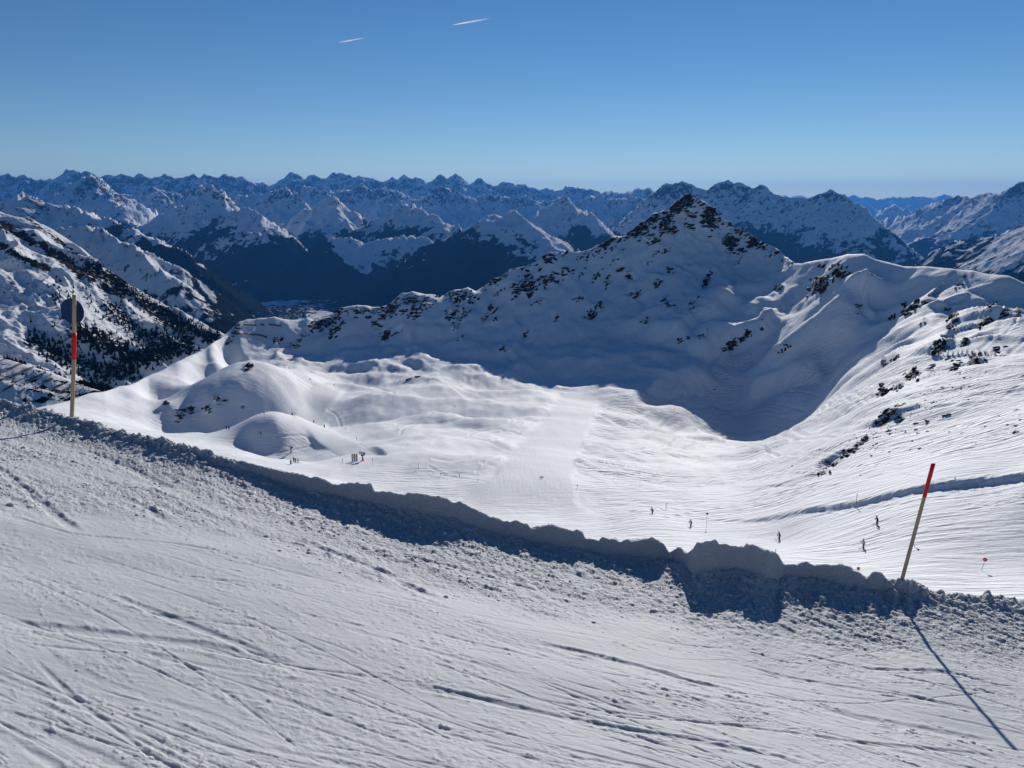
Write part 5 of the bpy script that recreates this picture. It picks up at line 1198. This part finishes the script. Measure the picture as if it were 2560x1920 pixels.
# ------------------------------------------------------------------ conifers on the left
def conifer_protos():
    out = []
    for k in range(5):
        r_ = random.Random(500 + k); V = []; Fc = []
        seg = 7
        for (z0, z1, r0) in ((.10, .55, .26), (.32, .78, .20), (.55, 1.0, .13)):
            b = len(V)
            for i in range(seg * 2):
                a_ = math.pi * i / seg; rr = r0 * (1.0 if i % 2 else .62) * r_.uniform(.8, 1.2); V.append((rr * math.cos(a_), rr * math.sin(a_), z0 + r_.uniform(-.03, .03)))
            V.append((r_.gauss(0, .01), r_.gauss(0, .01), z1)); V.append((0, 0, z0 + .08))
            for i in range(seg * 2): j = (i + 1) % (seg * 2); Fc.append((b + i, b + j, b + seg * 2)); Fc.append((b + j, b + i, b + seg * 2 + 1))
        out.append((np.array(V), np.array(Fc)))
    return out
def build_trees():
    r_ = random.Random(31); protos = conifer_protos(); items = []
    for k in range(130):
        t_ = r_.random(); px = -5 + 265 * t_; py = float(np.interp(px, [p[0] for p in hill_px], [p[1] for p in hill_px]))
        a, e = ae(px, py - 1.5); y = float(np.interp(px, [-220, 0, 420], [860, 800, 720])) + r_.uniform(4, 16)
        if fbm(np.array([px / 18.]), np.array([0.3]), 2, 3)[0] < -.18: continue
        X = float(a) * y; z = HILL.ground(X, y); items.append((Vector((X, y, z)), r_.uniform(3.5, 7.5), 'hill'))
    for pts, wd, n_ in [([(230, 665), (300, 715), (390, 775), (470, 825)], 20, 300), ([(190, 835), (260, 855), (330, 900), (400, 885), (470, 862)], 28, 400), ([(260, 765), (350, 835), (430, 850)], 24, 220), ([(420, 795), (500, 832), (560, 862)], 16, 300),
                        ([(200, 962), (270, 972)], 10, 60), ([(90, 850), (160, 890), (260, 935), (330, 935)], 26, 300), ([(120, 720), (220, 780)], 40, 60)]:
        for k in range(n_):
            pno = pts[0]; i = r_.randrange(len(pts) - 1); f = r_.random(); px = pts[i][0] + (pts[i + 1][0] - pts[i][0]) * f + r_.gauss(0, wd * .6); py = pts[i][1] + (pts[i + 1][1] - pts[i][1]) * f + r_.gauss(0, wd * .6)
            p = FLANK.hit(px, py)
            if p is None or p.y > 2400: continue
            items.append((p, r_.uniform(4, 10), pno))
    for k in range(60):
        px = r_.uniform(60, 230); py = r_.uniform(930, 1000); p = HILL.hit(px, py)
        if p is not None: items.append((p, r_.uniform(1.5, 3.5), 'hillface'))
    items.sort(key=lambda i_: -i_[1] / i_[0].y)
    crown = []
    for v, f in protos:
        me = bpy.data.meshes.new('crown'); me.from_pydata(v.tolist(), [], f.tolist()); me.materials.append(M_NEEDLE); crown.append(me)
    bm = bmesh.new(); tube(bm, [(0, 0, -.1), (0, 0, .5)], [.03, .018], 6); trunk = bpy.data.meshes.new('trunk'); bm.to_mesh(trunk); bm.free(); trunk.materials.append(M_BARK)
    lab = dict(hill='small dark conifer in the row behind the crest of the fenced hill', flank='small dark conifer on the sunlit mountain flank at left', hillface='small dark bushy conifer among the fences on the left hill')
    grp = dict(hill='conifers behind the fenced hill', flank='conifers on the sunlit flank', hillface='conifers among the hill fences')
    for k_, l_ in (((230, 665), 'small dark conifer in the diagonal tree band high on the sunlit left flank'), ((190, 835), 'small dark conifer in the dense tree patch right of the left marker pole'), ((260, 765), 'small dark conifer in the middle of the sunlit left flank'),
                   ((420, 795), 'small dark conifer low on the flank where it meets the dark valley'), ((200, 962), 'small dark conifer at the foot of the flank beside the fenced hill'), ((90, 850), 'small dark conifer on the lower flank above the fenced hill'), ((120, 720), 'lone small conifer on the open snow of the left flank')):
        lab[k_] = l_; grp[k_] = 'conifers on the sunlit flank'
    rest = []
    for i, (p, h, kd) in enumerate(items):
        if i < 260:
            root = empty('conifer', p, r_.uniform(0, 6.28)); w_ = r_.uniform(.8, 1.2); root.scale = (h * w_, h * w_, h); tag(root, lab[kd], 'conifer', grp[kd])
            link(bpy.data.objects.new('crown', crown[i % 5]), root); link(bpy.data.objects.new('trunk', trunk), root)
        else: rest.append(((p.x, p.y, p.z), (h * r_.uniform(.8, 1.2), h, h), r_.uniform(0, 6.28), 0.0))
    o = scatter_joined('distant_conifers', rest, protos, M_NEEDLE, None); tag(o, 'scattered dark conifers covering the sunlit flank', kind='stuff')
build_trees()

# ------------------------------------------------------------------ far town on the valley floor
def build_town():
    r_ = random.Random(61); it = []
    V = np.array([(-.5, -.5, 0), (.5, -.5, 0), (.5, .5, 0), (-.5, .5, 0), (-.5, -.5, .7), (.5, -.5, .7), (.5, .5, .7), (-.5, .5, .7), (-.5, 0, 1.1), (.5, 0, 1.1)], float)
    Fq = [(0, 1, 5), (0, 5, 4), (1, 2, 6), (1, 6, 5), (2, 3, 7), (2, 7, 6), (3, 0, 4), (3, 4, 7), (4, 5, 9), (4, 9, 8), (6, 7, 8), (6, 8, 9), (5, 6, 9), (7, 4, 8)]
    for k in range(260):
        px = r_.gauss(715, 30); py = r_.gauss(786, 9); p = FAR.hit(px, py)
        if p is None: continue
        s_ = r_.uniform(14, 34); it.append(((p.x, p.y, p.z - 1), (s_, s_ * r_.uniform(.6, 1), s_ * .6), r_.uniform(0, 3), 0.0))
    o = scatter_joined('distant_town', it, [(V, np.array(Fq))], plain('far_house_walls', (0.10, 0.10, 0.11), .9, .5, .02), None); tag(o, 'far-off town spread over the shaded valley floor', kind='stuff')
build_town()

# ------------------------------------------------------------------ contrails
def mat_trail():
    m, t, b = new_mat('contrail_ice'); t.nodes.remove(b); o_ = [n_ for n_ in t.nodes if n_.type == 'OUTPUT_MATERIAL'][0]
    tl = N(t, 'ShaderNodeBsdfTranslucent'); tl.inputs[0].default_value = (.95, .95, .95, 1); df = N(t, 'ShaderNodeBsdfDiffuse'); df.inputs[0].default_value = (.95, .95, .95, 1)
    mx = N(t, 'ShaderNodeMixShader'); mx.inputs[0].default_value = .35; t.links.new(tl.outputs[0], mx.inputs[1]); t.links.new(df.outputs[0], mx.inputs[2])
    tr = N(t, 'ShaderNodeBsdfTransparent'); m2 = N(t, 'ShaderNodeMixShader')
    f = attr(t, 'fade'); p = geo_pos(t); n_ = noise(t, p, .004, 4, .6)
    t.links.new(math_(t, 'MULTIPLY', f, smooth(t, n_, .2, .55)), m2.inputs[0]); t.links.new(tr.outputs[0], m2.inputs[1]); t.links.new(mx.outputs[0], m2.inputs[2]); t.links.new(m2.outputs[0], o_.inputs[0]); return m
M_TRAIL = mat_trail()
def contrail(a_, b_, label, wpx):
    y = 38000.0; A_ = pix_point(a_[0], a_[1], y); B_ = pix_point(b_[0], b_[1], y * 1.03); A_.z = B_.z = (A_.z + B_.z) / 2 if False else A_.z; B_ = pix_point(b_[0], b_[1], A_.z / float(ae(*b_)[1]))
    bm = bmesh.new(); n_ = 24; rr = [max(4, wpx * y / F / 2 * (.35 + .9 * min(1, k / n_ * 3)) * (1 - .35 * k / n_)) for k in range(n_ + 1)]
    tube(bm, [A_.lerp(B_, k / n_) - A_ for k in range(n_ + 1)], rr, 8)
    bm.verts.ensure_lookup_table(); d_ = (B_ - A_); fd = [max(0, 1 - max(0.0, v.co.dot(d_) / d_.length_squared) ** 1.2) * .9 for v in bm.verts]
    o = mesh_obj('contrail', bm, M_TRAIL, None, True); o.location = A_; at = o.data.attributes.new('fade', 'FLOAT', 'POINT'); at.data.foreach_set('value', fd)
    tag(o, label, 'contrail', 'contrails in the blue sky')
contrail((1133, 62), (1225, 46), 'brighter white contrail, upper right of the two in the blue sky', 3.4)
contrail((847, 106), (916, 94), 'fainter white contrail, lower left of the two in the blue sky', 2.4)

# ------------------------------------------------------------------ summit cross
p = BOWL.hit(1720, 487) or pix_point(1720, 486, 1085)
root = empty('summit_cross', p); tag(root, 'thin cross standing on the rocky central summit', 'cross')
bm = bmesh.new(); tube(bm, [(0, 0, -1.5), (0, 0, 6.0)], .22, 8); mesh_obj('upright', bm, M_DARK, root)
bm = bmesh.new(); tube(bm, [(-1.4, 0, 4.5), (1.4, 0, 4.5)], .18, 8); mesh_obj('crossbar', bm, M_DARK, root)
